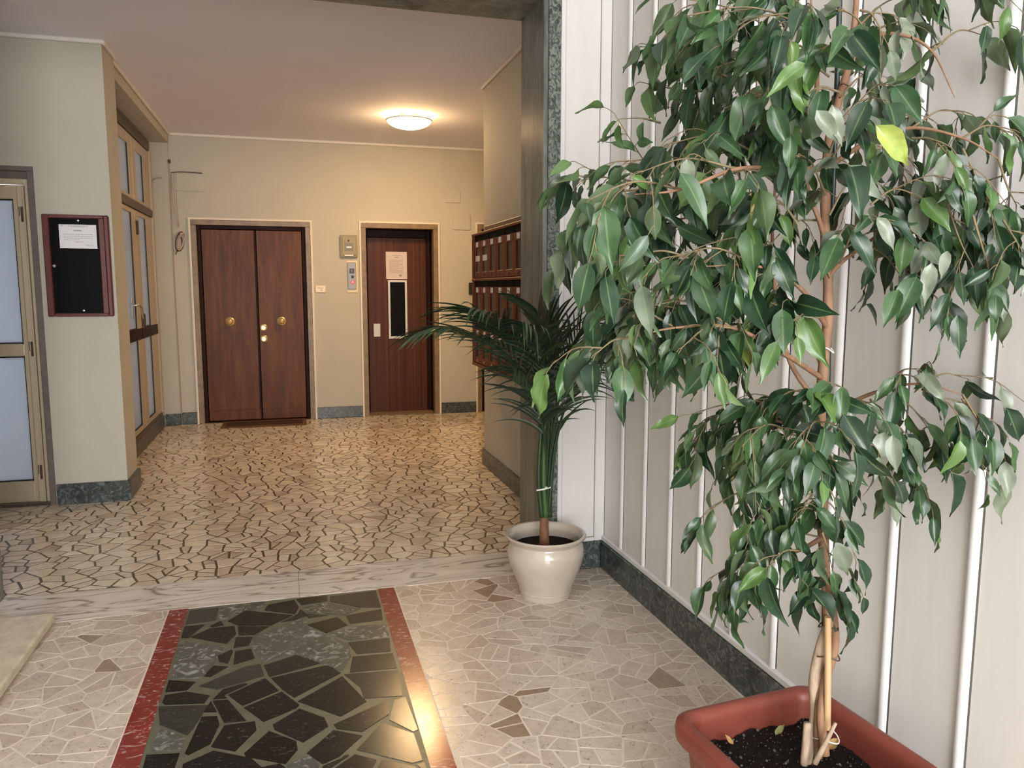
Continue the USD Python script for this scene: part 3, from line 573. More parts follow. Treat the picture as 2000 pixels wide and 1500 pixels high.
# the travertine step at the porter side
def rounded_slab(x0, x1, y0, y1, z0, z1, r=.018, n=5):
    pts = []
    for X, sx in ((x0 + r, -1), (x1 - r, 1)):
        for Yy, sy in ((y0 + r, -1), (y1 - r, 1)):
            for a in np.linspace(0, np.pi / 2, n):
                for b in np.linspace(0, np.pi / 2, n): pts.append((X + sx * r * math.cos(a) * math.cos(b), Yy + sy * r * math.sin(a) * math.cos(b), z1 - r + r * math.sin(b)))
            for a in np.linspace(0, np.pi / 2, n): pts.append((X + sx * r * math.cos(a), Yy + sy * r * math.sin(a), z0))
    return trimesh.convex.convex_hull(np.array(pts))
t = thing('stone_step', 'low pale polished stone step at the photo\'s left edge', 'step', (-1.3, 2.6, 0))
part(t, 'tread', rounded_slab(-1.615, -.985, 1.5, 3.512, .020, .052, .013), 'step_stone', smooth=40)
part(t, 'base', bx(-1.615, -1.000, 1.51, 3.50, 0, .022, b=.002), 'step_stone')

# ------------------------------------------------------------------ notice board
yb = 5.53
t = thing('notice_board', 'dark red framed glazed notice board with black backing on the pier', 'notice board', (-1.27, yb, 1.22))
x0, x1, z0, z1 = -1.462, -1.085, 1.218, 1.852
part(t, 'backing', bx(x0 + .02, x1 - .02, yb - .012, yb, z0 + .02, z1 - .02), 'board_black')
part(t, 'frame', MB().box(x0, x0 + .038, yb - .03, yb, z0, z1, b=.005).box(x1 - .062, x1 - .028, yb - .022, yb, z0, z1, b=.004).box(x1 - .030, x1, yb - .034, yb, z0, z1, b=.007).box(x0 + .038, x1 - .03, yb - .03, yb, z1 - .022, z1, b=.004).box(x0 + .038, x1 - .03, yb - .03, yb, z0, z0 + .018, b=.004), 'board_frame')
for cx, cz in ((-1.262, 1.818), (-1.262, 1.255)):
    part(t, 'screw_cap', MB().lathe([(0, 0), (.008, 0), (.006, .005), (0, .006)], (cx, yb - .012, cz), 14, 'y'), 'steel', smooth=40)
part(t, 'lock', MB().lathe([(0, 0), (.010, 0), (.010, .004), (.007, .006), (0, .006)], (-1.412, yb - .012, 1.535), 16, 'y'), 'steel')
t = thing('notice_sheet', 'white printed sheet pinned high inside the notice board', 'notice', (-1.265, yb - .014, 1.65))
ax, bxx, cz0, cz1 = -1.372, -1.160, 1.645, 1.793
part(t, 'sheet', bx(ax, bxx, yb - .0145, yb - .0128, cz0, cz1), 'paper')
tm = meshkit.text_mesh('AVVISO', .0085, .0006, True); v = np.array(tm.vertices); v = np.c_[v[:, 0] - v[:, 0].mean() - 1.265, yb - .0146 - v[:, 2], v[:, 1] + 1.752]
part(t, 'heading', (v, np.array(tm.faces)), 'ink')
mb = MB(); rng2 = random.Random(3)
def words(mb, x0, x1, z, h=.0026):
    x = x0
    while x < x1 - .004:
        w = min(rng2.uniform(.006, .02), x1 - x); mb.box(x, x + w, yb - .0152, yb - .0146, z, z + h); x += w + .003
for z, a, b in ((1.783, -1.32, -1.21), (1.777, -1.305, -1.225)): words(mb, a, b, z, .003)
for k in range(4): words(mb, -1.348, -1.182 if k < 3 else -1.26, 1.730 - .011 * k)
words(mb, -1.285, -1.24, 1.684); words(mb, -1.225, -1.178, 1.664)
mb.box(-1.356, -1.350, yb - .0152, yb - .0146, 1.781, 1.788)
part(t, 'printed_text', mb, 'ink_soft')

# ------------------------------------------------------------------ things on the back wall
t = thing('meter_box', 'beige wall box with a small display window beside the lift door', 'control box', (.625, BACK, 1.72))
part(t, 'case', bx(.534, .716, BACK - .03, BACK, 1.725, 1.956, b=.006), 'beige_plastic')
part(t, 'cover', bx(.552, .700, BACK - .038, BACK - .03, 1.745, 1.938, b=.004), 'beige_plastic')
part(t, 'display_window', bx(.582, .668, BACK - .041, BACK - .038, 1.795, 1.872), 'grey_plastic')
part(t, 'display_bar', bx(.598, .652, BACK - .043, BACK - .041, 1.820, 1.838), 'paper')
part(t, 'screw', MB().lathe([(0, 0), (.010, 0), (.008, .004), (0, .005)], (.622, BACK - .038, 1.898), 12, 'y'), 'cable_dark')
part(t, 'label_strip', bx(.578, .668, BACK - .040, BACK - .038, 1.737, 1.750), 'paper')
t = thing('call_panel', 'stainless lift call panel with a lit red button', 'call panel', (.655, BACK, 1.37))
part(t, 'back_plate', bx(.598, .712, BACK - .006, BACK, 1.352, 1.690, b=.003), 'plaque')
part(t, 'face_plate', bx(.604, .696, BACK - .022, BACK - .006, 1.385, 1.672, b=.006), 'panel_steel')
part(t, 'display', bx(.625, .675, BACK - .026, BACK - .022, 1.556, 1.606, b=.002), 'dark_plastic')
part(t, 'display_sign', bx(.646, .655, BACK - .0268, BACK - .0258, 1.570, 1.594), 'ink_soft')
part(t, 'key_switch', MB().lathe([(0, 0), (.015, 0), (.015, .006), (.010, .009), (0, .009)], (.656, BACK - .022, 1.520), 18, 'y'), 'dark_plastic')
part(t, 'call_button', MB().lathe([(0, 0), (.022, 0), (.021, .005), (0, .007)], (.656, BACK - .022, 1.462), 24, 'y'), 'call_light')
part(t, 'button_sign', MB().box(.648, .652, BACK - .0305, BACK - .0285, 1.452, 1.472).box(.660, .664, BACK - .0305, BACK - .0285, 1.452, 1.472).box(.648, .664, BACK - .0305, BACK - .0285, 1.468, 1.472), 'call_mark')
t = thing('door_plaque', 'small cream name plaque right of the mahogany double door', 'plaque', (.32, BACK, 1.35))
part(t, 'plate', bx(.266, .376, BACK - .012, BACK, 1.352, 1.427, b=.005), 'plaque')
part(t, 'lettering', MB().box(.288, .345, BACK - .0130, BACK - .0120, 1.398, 1.403).box(.322, .338, BACK - .0130, BACK - .0120, 1.374, 1.384), 'ink_soft')
t = thing('wall_sign', 'small black wall plate with a white mark beside the mailboxes', 'sign', (1.98, BACK, 1.33))
part(t, 'plate', bx(1.93, 2.015, BACK - .02, BACK, 1.33, 1.462, b=.004), 'dark_plastic')
part(t, 'white_mark', MB().box(1.965, 2.004, BACK - .0215, BACK - .0198, 1.402, 1.413).box(1.972, 1.980, BACK - .0215, BACK - .0198, 1.372, 1.404), 'paper')

# cables
t = thing('cable_bundle', 'loose coil of old wires hanging in the back wall corner', 'cable', (-1.04, BACK - .02, 1.8))
yc = BACK - .022
for k, (dx, z1_) in enumerate(((-.045, 2.52), (-.02, 2.53), (.0, 2.53))):
    part(t, 'wire', MB().tube(smoothpath([(-1.045 + dx, yc, z1_), (-1.05 + dx * .8, yc - .004, 2.25), (-1.038 + dx * .3, yc, 2.0)], 10), .0022, 6), 'cable')
for k in range(5):
    rr, cx_, cz_ = .035 + .008 * (k % 3), -1.035 + .012 * (k - 2) * .6, 1.86 + .008 * (k % 2)
    a = np.linspace(0, 2 * np.pi, 26); pts = np.c_[cx_ + rr * .85 * np.cos(a), yc - .006 - .006 * k + .004 * np.sin(3 * a), cz_ + (.075 + .01 * (k % 3)) * np.sin(a + .2 * k)]
    part(t, 'coil', MB().tube(pts, .0055, 6, caps=False), 'cable_pale' if k in (1, 3, 4) else 'cable_dark', smooth=True)
part(t, 'wire_tail', MB().tube(smoothpath([(-1.055, yc, 1.80), (-1.065, yc - .01, 1.77), (-1.085, yc, 1.73)], 8), .004, 6), 'cable_dark')
part(t, 'clip', bx(-1.06, -1.04, yc - .012, BACK, 1.925, 1.95, b=.003), 'cable_dark')
t = thing('wall_cable', 'thin cable running down the corner beside the tall frosted window', 'cable', (-1.10, BACK - .045, 1.4))
part(t, 'wire', MB().tube([(-1.102, BACK - .040, 2.66), (-1.104, BACK - .040, 1.6), (-1.101, BACK - .040, .13)], .0045, 6), 'cable')
part(t, 'clip', bx(-1.11, -1.085, BACK - .05, BACK - .034, 2.62, 2.655, b=.004), 'cable_dark')
single('cable_stub', MB().tube(smoothpath([(-1.272, BACK - .045, 2.42), (-1.25, BACK - .05, 2.455), (-1.21, BACK - .046, 2.475), (-1.17, BACK - .038, 2.475)], 10), .006, 6), 'cable', 'short cut cable end poking out beside the tall frosted window', 'cable', smooth=True)
single('wall_cable', MB().tube(smoothpath([(-1.09, BACK - .012, 2.535), (-.98, BACK - .012, 2.545), (-.80, BACK - .010, 2.54)], 10), .0045, 6), 'cable_dark', 'short horizontal cable above the painted junction cover', 'cable', smooth=True)

# doormat
t = thing('doormat', 'brown rectangular doormat in front of the mahogany double door', 'doormat', (-.29, 8.32, 0))
part(t, 'pile', bx(-.66, .09, 8.19, 8.47, 0, .012, b=.003), 'mat_fibre')
part(t, 'border', MB().box(-.70, .13, 8.15, 8.19, 0, .014, b=.003).box(-.70, .13, 8.47, 8.50, 0, .014, b=.003).box(-.70, -.66, 8.19, 8.47, 0, .014, b=.003).box(.09, .13, 8.19, 8.47, 0, .014, b=.003), 'mat_border')

# ------------------------------------------------------------------ mailboxes
xf = 1.315
t = thing('mailbox_bank', 'wall hung bank of reddish wooden mailboxes with white name cards', 'mailboxes', (HX, 5.0, .84))
yfar = onx(925.5, 560, xf)[1]; zrows = [1.785, 1.462, 1.155, .845]
ycols = [onx(x, 560, xf - .01)[1] for x in (930, 944, 958.7, 973.9, 990.7, 1009.3)]
pitch = float(np.mean(-np.diff(ycols))); y0c = float(np.mean([yy + pitch * i for i, yy in enumerate(ycols)])) ; ncol = int((y0c + pitch / 2 - 3.98) / pitch)
ynear = y0c + pitch / 2 - ncol * pitch
part(t, 'carcass', MB().box(xf + .02, HX, ynear - .015, yfar, .845, 1.785).box(xf - .012, HX, yfar - .012, yfar + .004, .838, 1.792, b=.003).box(xf - .012, HX, ynear - .02, ynear - .006, .838, 1.792), 'mailbox_wood')
for z in zrows: part(t, 'shelf', bx(xf - .016, xf + .03, ynear - .015, yfar, z - .010, z + .006, b=.003), 'mailbox_wood')
part(t, 'back_board', bx(HX - .03, HX, ynear - .01, 5.80, 1.786, 1.862, b=.003), 'mailbox_board')
for r in range(3):
    zt, zb = zrows[r], zrows[r + 1]
    for c in range(ncol):
        yc0 = y0c - c * pitch; a, b = yc0 - pitch / 2 + .006, yc0 + pitch / 2 - .006
        part(t, 'slot', bx(xf + .004, xf + .02, a, b, zt - .05, zt - .012), 'black_void')
        d = part(t, 'mailbox_door', MB().box(xf - .002, xf + .018, a, a + .022, zb + .01, zt - .052, b=.003).box(xf - .002, xf + .018, b - .022, b, zb + .01, zt - .052, b=.003).box(xf - .002, xf + .018, a + .022, b - .022, zb + .01, zb + .055, b=.003).box(xf - .002, xf + .018, a + .022, b - .022, zt - .10, zt - .052, b=.003), 'mailbox_wood')
        part(d, 'window', bx(xf + .008, xf + .012, a + .02, b - .02, zb + .052, zt - .098), 'mailbox_window')
        part(d, 'name_card', bx(xf - .0035, xf - .0015, yc0 - .030, yc0 + .030, zt - .092, zt - .058), 'paper')
        part(d, 'lock', MB().box(xf - .008, xf - .002, yc0 - .008, yc0 + .008, zb + .024, zb + .040, b=.003), 'brass' if r == 2 else 'cable_dark')
        if (r, c) in ((0, 0), (0, 1)): part(d, 'letter', bx(xf + .004, xf + .008, a + .024, b - .024, zb + .13, zb + .17), 'paper', label='pale letter behind the slot window')

# ------------------------------------------------------------------ ceiling lamp
lc = onz(799, 238, 2.865); lx, ly = float(lc[0]), float(lc[1])
t = thing('ceiling_lamp', 'round glowing glass ceiling lamp with a beaded rim', 'ceiling lamp', (lx, ly, CZ))
R = .195
part(t, 'base_plate', MB().lathe([(0, CZ - .018), (.085, CZ - .018), (.09, CZ)], (lx, ly, 0), 32), 'lamp_metal', smooth=40)
prof = [(R * math.sin(a), 2.868 - .066 * (math.cos(a) - math.cos(1.35)) / (1 - math.cos(1.35))) for a in np.linspace(0.02, 1.35, 14)]
prof = [(r_ * R / prof[-1][0], z_) for r_, z_ in prof]
part(t, 'glass_bowl', MB().lathe(prof, (lx, ly, 0), 48), 'lamp_glass', smooth=60)
mb = MB()
for k in range(36):
    a = 2 * np.pi * k / 36; m = trimesh.creation.icosphere(1, .0085); m.apply_translation((lx + (R + .004) * math.cos(a), ly + (R + .004) * math.sin(a), 2.874)); mb.mesh(m)
mb.lathe([(R - .004, 2.868), (R + .008, 2.868), (R + .012, 2.876), (R + .004, 2.884), (R - .004, 2.882)], (lx, ly, 0), 48)
part(t, 'inner_tray', MB().lathe([(0, 2.876), (R - .035, 2.876), (R - .035, 2.880), (0, 2.880)], (lx, ly, 0), 32), 'cornice_paint')
part(t, 'beaded_rim', mb, 'lamp_metal', smooth=40)
mb = MB()
for k in range(3):
    a = .6 + 2 * np.pi * k / 3; mb.tube([(lx + .08 * math.cos(a), ly + .08 * math.sin(a), CZ - .012), (lx + R * math.cos(a), ly + R * math.sin(a), 2.878)], .003, 6)
part(t, 'bracket', mb, 'lamp_metal')

# ------------------------------------------------------------------ palm in the cream pot
px0, py0 = 1.091, 3.255
t = thing('potted_palm', 'kentia palm in a glazed cream pot beside the marble portal', 'potted palm', (px0, py0, 0))
prof = [(0, .0), (.112, .0), (.116, .006), (.116, .022), (.121, .030), (.120, .036), (.128, .060), (.150, .115), (.170, .170), (.177, .205), (.172, .232), (.162, .250), (.160, .258), (.170, .270), (.183, .281), (.185, .288), (.181, .293), (.170, .291), (.158, .278), (.152, .262), (.155, .245), (.160, .20), (.10, .16), (0, .16)]
part(t, 'pot', MB().lathe(prof, (px0, py0, 0), 64), 'pot_glaze', smooth=35)
part(t, 'soil', MB().lathe([(0, .232), (.08, .236), (.158, .228)], (px0, py0, 0), 32), 'soil')
# stem bundle
def PP(px, py, y): return ony(px, py, y)
base = np.array([px0 - .005, py0 + .005, .23])
part(t, 'stem_base', MB().tube(smoothpath([base, PP(1063, 1020, 3.26), PP(1066, 985, 3.26)], 8), [.026, .024, .022, .021, .02, .019, .018, .017], 10), 'palm_base', smooth=True)
part(t, 'string_tie', MB().lathe([(.026, .505), (.030, .508), (.030, .512), (.026, .515)], (PP(1066, 955, 3.26)[0], 3.26, 0), 18).tube([PP(1048, 958, 3.23), PP(1060, 956, 3.228), PP(1075, 952, 3.23)], .004, 6), 'tie_white', smooth=40)
rngp = random.Random(4)
def leaflet(L, W, droop, base_p, d, n):
    """tapering, folded, drooping blade; returns verts, faces, uv"""
    rows = 9; v, uv, f = [], [], []
    d = d / np.linalg.norm(d); n = n - d * (n @ d); n /= np.linalg.norm(n) + 1e-9; s = np.cross(n, d); p = np.array(base_p, float)
    for i in range(rows):
        u = i / (rows - 1); w = W * (min(1, u * 6 + .25)) * (1 - u ** 1.8) + .0006
        for k, a in enumerate((-1, 0, 1)): v.append(p + s * a * w / 2 + n * (.22 * w * abs(a))); uv.append((u, .5 + a * .5))
        d2 = d + np.array([0, 0, -1]) * droop / rows; d2 /= np.linalg.norm(d2); n = n - d2 * (n @ d2); n /= np.linalg.norm(n) + 1e-9; s = np.cross(n, d2); d = d2
        p = p + d * L / (rows - 1)
    for i in range(rows - 1):
        for k in (0, 1): a = i * 3 + k; f += [(a, a + 1, a + 4), (a, a + 4, a + 3)]
    return np.array(v), np.array(f), np.array(uv)
# rachis points: (pixel x, pixel y, depth y); leaflets: count per side, length, plane hint, droop
FR = [([(1064, 1000, 3.26), (1060, 880, 3.25), (1035, 760, 3.20), (985, 690, 3.13), (925, 655, 3.06), (870, 642, 3.0), (828, 648, 2.96)], .36, 24, .20, .55),
      ([(1066, 1000, 3.26), (1063, 860, 3.24), (1040, 740, 3.19), (1000, 665, 3.10), (960, 625, 3.0), (925, 605, 2.92)], .38, 22, .27, .7),
      ([(1068, 1000, 3.25), (1070, 860, 3.22), (1068, 740, 3.12), (1050, 665, 3.0), (1020, 630, 2.88)], .40, 20, .27, 1.1),
      ([(1070, 1000, 3.25), (1078, 860, 3.26), (1096, 740, 3.27), (1125, 660, 3.22), (1165, 610, 3.14), (1205, 590, 3.05)], .38, 24, .27, .9),
      ([(1072, 1000, 3.24), (1084, 870, 3.22), (1115, 770, 3.15), (1165, 695, 3.04), (1225, 650, 2.94), (1270, 635, 2.86)], .40, 22, .26, .8),
      ([(1066, 1000, 3.27), (1070, 850, 3.30), (1075, 740, 3.33), (1070, 660, 3.32), (1050, 610, 3.26)], .42, 20, .24, .6),
      ([(1064, 1000, 3.25), (1066, 880, 3.22), (1052, 800, 3.14), (1030, 745, 3.05), (1005, 720, 2.97)], .34, 18, .22, .9),
      ([(1074, 1000, 3.25), (1084, 880, 3.27), (1108, 780, 3.28), (1140, 705, 3.24), (1175, 670, 3.18)], .34, 20, .24, .8),
      ([(1068, 1000, 3.25), (1076, 880, 3.20), (1090, 790, 3.10), (1105, 730, 2.98), (1120, 700, 2.88)], .40, 16, .23, 1.2)]
for pts, start, n, L0, droop in FR:
    P = smoothpath([PP(*q) for q in pts], 40)
    fr = part(t, 'frond', MB().tube(P, np.linspace(.0075, .0015, len(P)), 7), 'palm_stem_dark', smooth=True)
    T_ = np.gradient(P, axis=0); T_ /= np.linalg.norm(T_, axis=1, keepdims=True)
    for i in range(n):
        u = start + (1 - start) * (i + .3) / n; k = min(len(P) - 1, int(u * (len(P) - 1))); tv = T_[k]
        side0 = np.cross(tv, [0, 0, 1.0]); side0 /= np.linalg.norm(side0) + 1e-9; upv = np.cross(side0, tv)
        for sgn in (-1, 1):
            fwd = 1.2 + 1.0 * (i / n) ** 1.5
            d = tv * fwd + side0 * sgn * .85 + upv * (.22 + rngp.uniform(-.12, .12))
            L = L0 * 1.32 * (1.0 - .45 * abs(i / n - .35)) * rngp.uniform(.88, 1.1)
            v, f, uv = leaflet(L, (.0175 if i > 3 else .014) * rngp.uniform(.85, 1.15), droop * rngp.uniform(.9, 1.7), P[k], d, upv + .3 * side0 * sgn)
            q = (v[:, 1] > 3.49) & (v[:, 0] > 1.12); v[q, 1] = 3.49
            v[:, 0] = np.minimum(v[:, 0], 1.455)
            part(fr, 'leaflet', (v, f), 'palm_leaf', smooth=True, uv=uv, tone=rngp.random())
# sheaths of the bundle
for k, (a, b, c) in enumerate((((1058, 1010), (1052, 930), (1058, 820)), ((1066, 1010), (1062, 930), (1066, 800)), ((1074, 1010), (1075, 930), (1078, 810)), ((1070, 1010), (1070, 930), (1088, 830)))):
    p = smoothpath([PP(*a, 3.25), PP(*b, 3.245), PP(*c, 3.24)], 14)
    part(t, 'leaf_sheath', MB().tube(p, np.linspace(.012, .008, 14) if k != 1 else np.linspace(.014, .012, 14), 8), 'palm_stem' if k == 1 else 'palm_stem_dark', smooth=True)

# ------------------------------------------------------------------ ficus in the terracotta planter
PC = np.array([1.108, 1.425]); PA = 5.0; ca, sa = math.cos(math.radians(PA)), math.sin(math.radians(PA))
t = thing('potted_ficus', 'large weeping fig in a square terracotta planter by the panelled wall', 'potted tree', (PC[0], PC[1], 0), PA)
def rrect(a, b, r, z, n=7):
    out = []
    for cx_, cy_, s0 in ((a - r, b - r, 0), (-(a - r), b - r, 1), (-(a - r), -(b - r), 2), (a - r, -(b - r), 3)):
        for k in range(n): th = math.pi / 2 * (s0 + k / (n - 1)); out.append((cx_ + r * math.cos(th), cy_ + r * math.sin(th), z))
    return out
def loft(rings, cap0=True):
    n = len(rings[0]); v = np.array([p for r_ in rings for p in r_]); f = []
    for i in range(len(rings) - 1):
        for j in range(n): a, b = i * n + j, i * n + (j + 1) % n; f += [(a, b, b + n), (a, b + n, a + n)]
    if cap0: f += [(0, j + 1, j) for j in range(1, n - 1)]
    return v, np.array(f)
hw = .222
rings = [rrect(.165, .17, .04, 0), rrect(.172, .177, .045, .012), rrect(.196, .202, .05, .27), rrect(.198, .204, .05, .296), rrect(hw - .006, hw + 0, .055, .300), rrect(hw, hw + .006, .058, .310), rrect(hw + .002, hw + .008, .058, .335), rrect(hw - .001, hw + .005, .056, .350), rrect(hw - .010, hw - .004, .052, .358),
         rrect(hw - .020, hw - .014, .048, .360), rrect(hw - .030, hw - .024, .044, .356), rrect(hw - .038, hw - .032, .040, .345), rrect(hw - .040, hw - .034, .038, .33), rrect(hw - .046, hw - .040, .036, .27)]
part(t, 'planter', loft(rings), 'terracotta', smooth=35, local=True)
g = 36; gx, gy = np.meshgrid(np.linspace(-1, 1, g), np.linspace(-1, 1, g)); hh = meshkit.fbm(np.c_[gx.ravel() * 4, gy.ravel() * 4, gx.ravel() * 0], 4, 9)
ax_, ay_ = (hw - .041), (hw - .035)
rr_ = np.maximum(np.abs(gx), np.abs(gy)).ravel()
SOIL = .285
V = np.c_[gx.ravel() * ax_, gy.ravel() * ay_, SOIL + .035 * (hh - .5) + .012 * np.exp(-3 * (gx.ravel() ** 2 + gy.ravel() ** 2))]
cx2 = np.hypot(np.maximum(np.abs(V[:, 0]) - (ax_ - .038), 0), np.maximum(np.abs(V[:, 1]) - (ay_ - .038), 0)); V[cx2 > .038, :2] *= .96
ii = (np.arange(g - 1)[:, None] * g + np.arange(g - 1)).ravel(); Fq = np.vstack([np.c_[ii, ii + 1, ii + g + 1], np.c_[ii, ii + g + 1, ii + g]])
part(t, 'soil', (V, Fq), 'soil', smooth=True, local=True)
rs = np.random.RandomState(2); mb = MB()
for _ in range(420):
    x, y_ = rs.uniform(-1, 1, 2); z = SOIL + .035 * (meshkit.fbm(np.array([[x * 4, y_ * 4, 0]]), 4, 9)[0] - .5) + .012 * math.exp(-3 * (x * x + y_ * y_))
    m = trimesh.creation.icosphere(0, rs.choice([.0014, .002, .003, .0045], p=[.5, .3, .15, .05])); m.vertices *= rs.uniform(.7, 1.3, 3); m.apply_translation((x * ax_ * .95, y_ * ay_ * .95, z + .001)); mb.mesh(m)
part(t, 'grit', mb, 'soil_bit', kind='stuff', local=True)

TY = 1.43
def K(px, py, dy=0.0): return ony(px, py, TY + dy)
trunk_px = [(1598, 1478, 0), (1600, 1400, .0), (1606, 1300, .02), (1618, 1225, .01), (1612, 1120, .01), (1606, 1000, .0), (1606, 900, .0), (1604, 800, .0), (1608, 720, .0), (1616, 640, 0), (1617, 560, 0), (1613, 470, 0), (1612, 400, 0), (1613, 330, 0.0), (1622, 260, .01), (1640, 190, .02), (1660, 120, .03), (1668, 60, .03), (1676, -40, .04), (1684, -120, .05)]
TP = smoothpath([K(*q) for q in trunk_px], 90); trad = np.interp(np.linspace(0, 1, 90), [0, .15, .35, .6, .8, 1], [.011, .012, .011, .0105, .008, .005])
part(t, 'trunk', MB().tube(TP, trad * (1 + .08 * np.sin(np.arange(90) * .9)), 10), 'bark', smooth=True)
part(t, 'braided_stem', MB().tube(smoothpath([K(1575, 1490, .01), K(1592, 1400, .02), K(1590, 1330, .02), K(1604, 1260, .015), K(1622, 1200, .0), K(1612, 1120, .012)], 30), np.interp(np.linspace(0, 1, 30), [0, .5, 1], [.012, .0125, .009]), 10), 'bark_grey', smooth=True)
part(t, 'braided_stem', MB().tube(smoothpath([K(1612, 1475, -.03), K(1604, 1400, -.012), K(1612, 1330, .0), K(1630, 1265, -.0), K(1628, 1200, .0), K(1614, 1120, .0)], 30), np.interp(np.linspace(0, 1, 30), [0, .5, 1], [.010, .010, .008]), 10), 'bark', smooth=True)
part(t, 'dead_stub', MB().tube(smoothpath([K(1570, 1492, -.02), K(1574, 1450, -.03), K(1577, 1412, -.03)], 8), .0085, 8), 'bark_grey', smooth=True)
part(t, 'dead_stub', MB().tube(smoothpath([K(1592, 1490, -.03), K(1612, 1452, -.05), K(1632, 1412, -.06)], 8), np.linspace(.007, .004, 8), 8), 'bark_grey', smooth=True)
part(t, 'bamboo_cane', MB().tube([K(1616, 1424, -.025), K(1617, 1300, -.018), K(1617, 1205, -.014)], .0075, 12), 'cane', smooth=50)
part(t, 'support_pole', MB().tube([K(1606, 1470, .035), K(1612, 1000, .034), K(1621, 560, .034), K(1640, 0, .036), K(1646, -120, .036)], .0055, 8), 'stake_green', smooth=True)
for px_, py_, r_ in ((1612, 1438, .03), (1618, 1280, .024), (1618, 1222, .021), (1611, 683, .018)):
    c = K(px_, py_, .0); a = np.linspace(0, 2 * np.pi, 24)
    part(t, 'plant_tie', MB().tube(np.c_[c[0] + r_ * np.cos(a), c[1] + r_ * np.sin(a), c[2] + .006 * np.sin(2 * a)], .0016, 6, caps=False), 'tie_white' if py_ in (683, 1438) else 'cable_dark', smooth=True)

# branches: pixel polylines with a depth offset at each point
BR = [[(1608, 720, 0), (1580, 655, .03), (1540, 605, .06), (1500, 545, .10), (1450, 470, .14), (1385, 425, .18), (1300, 385, .22), (1215, 350, .25)],
      [(1612, 470, 0), (1600, 430, .0), (1578, 370, .01), (1570, 300, .03), (1555, 230, .05), (1500, 150, .10), (1430, 100, .14)],
      [(1605, 800, 0), (1540, 700, .04), (1513, 560, .08), (1508, 430, .10), (1512, 350, .12), (1480, 250, .16), (1400, 190, .2)],
      [(1616, 545, 0), (1640, 515, -.02), (1700, 470, -.06), (1770, 420, -.12), (1850, 400, -.2)],
      [(1660, 120, .03), (1700, 75, .0), (1760, 68, -.06), (1820, 100, -.12), (1865, 190, -.18)],
      [(1613, 330, 0), (1690, 280, -.05), (1780, 250, -.12), (1880, 270, -.2), (1950, 310, -.26)],
      [(1606, 850, 0), (1660, 790, -.03), (1730, 760, -.08), (1800, 750, -.14), (1880, 770, -.2)],
      [(1606, 900, 0), (1540, 830, .02), (1470, 820, .05), (1400, 820, .10)],
      [(1606, 1050, 0), (1560, 1075, .02), (1500, 1090, .03), (1440, 1110, .05)],
      [(1608, 740, 0), (1530, 690, -.1), (1430, 640, -.16), (1320, 640, -.2), (1230, 660, -.22)],
      [(1613, 330, 0), (1530, 330, -.12), (1440, 330, -.2), (1330, 370, -.24), (1240, 380, -.2)],
      [(1590, 250, 0), (1596, 150, -.03), (1590, 60, -.05), (1580, -40, -.06)],
      [(1616, 640, 0), (1560, 560, -.1), (1480, 520, -.18), (1380, 520, -.24)]]
for b in BR:
    P = smoothpath([K(*q) for q in b], 40); part(t, 'branch', MB().tube(P, np.linspace(.0062, .0009, 40), 7), 'bark', smooth=True)

# twigs with leaves: start, end, leaf count, arch in pixels, depth offsets
rl = random.Random(20); leaves = []
def leaf_mesh(L, W, fold, curl, wave, ph):
    rows, cols = 8, 5; v, uv, f = [], [], []
    for i in range(rows):
        u = i / (rows - 1)
        w = W * .5 * (math.sin(math.pi * min(1, u ** .72 * 1.02)) ** .8 if u < .8 else 0)
        if u >= .72:
            w0 = W * .5 * math.sin(math.pi * min(1, .72 ** .72 * 1.02)) ** .8; w = w0 * (1 - (u - .72) / .28) ** 1.5
        w = max(w, .0007)
        for k in range(cols):
            a = -1 + 2 * k / (cols - 1)
            z = fold * abs(a) * w + wave * W * math.sin(u * 9 + ph + (1.2 if a > 0 else 0)) * abs(a) - curl * L * u * u
            v.append((u * L, a * w, z)); uv.append((u, .5 + .5 * a))
    for i in range(rows - 1):
        for k in range(cols - 1): a = i * cols + k; f += [(a, a + cols, a + cols + 1), (a, a + cols + 1, a + 1)]
    return np.array(v), np.array(f), np.array(uv)
def put_leaf(base, d, n, L, tone):
    d = d / np.linalg.norm(d); n = n - d * (n @ d); n /= np.linalg.norm(n) + 1e-9; s = np.cross(n, d)
    v, f, uv = leaf_mesh(L, L * rl.uniform(.34, .48), rl.uniform(.10, .75), rl.uniform(.0, .42), rl.uniform(.03, .17), rl.uniform(0, 6))
    w = base + v[:, :1] * d + v[:, 1:2] * s + v[:, 2:] * n
    if w[:, 0].max() > RX - .022: w[:, 0] -= w[:, 0].max() - (RX - .022)
    leaves.append((w, f, uv, tone))
twig_mb = MB()
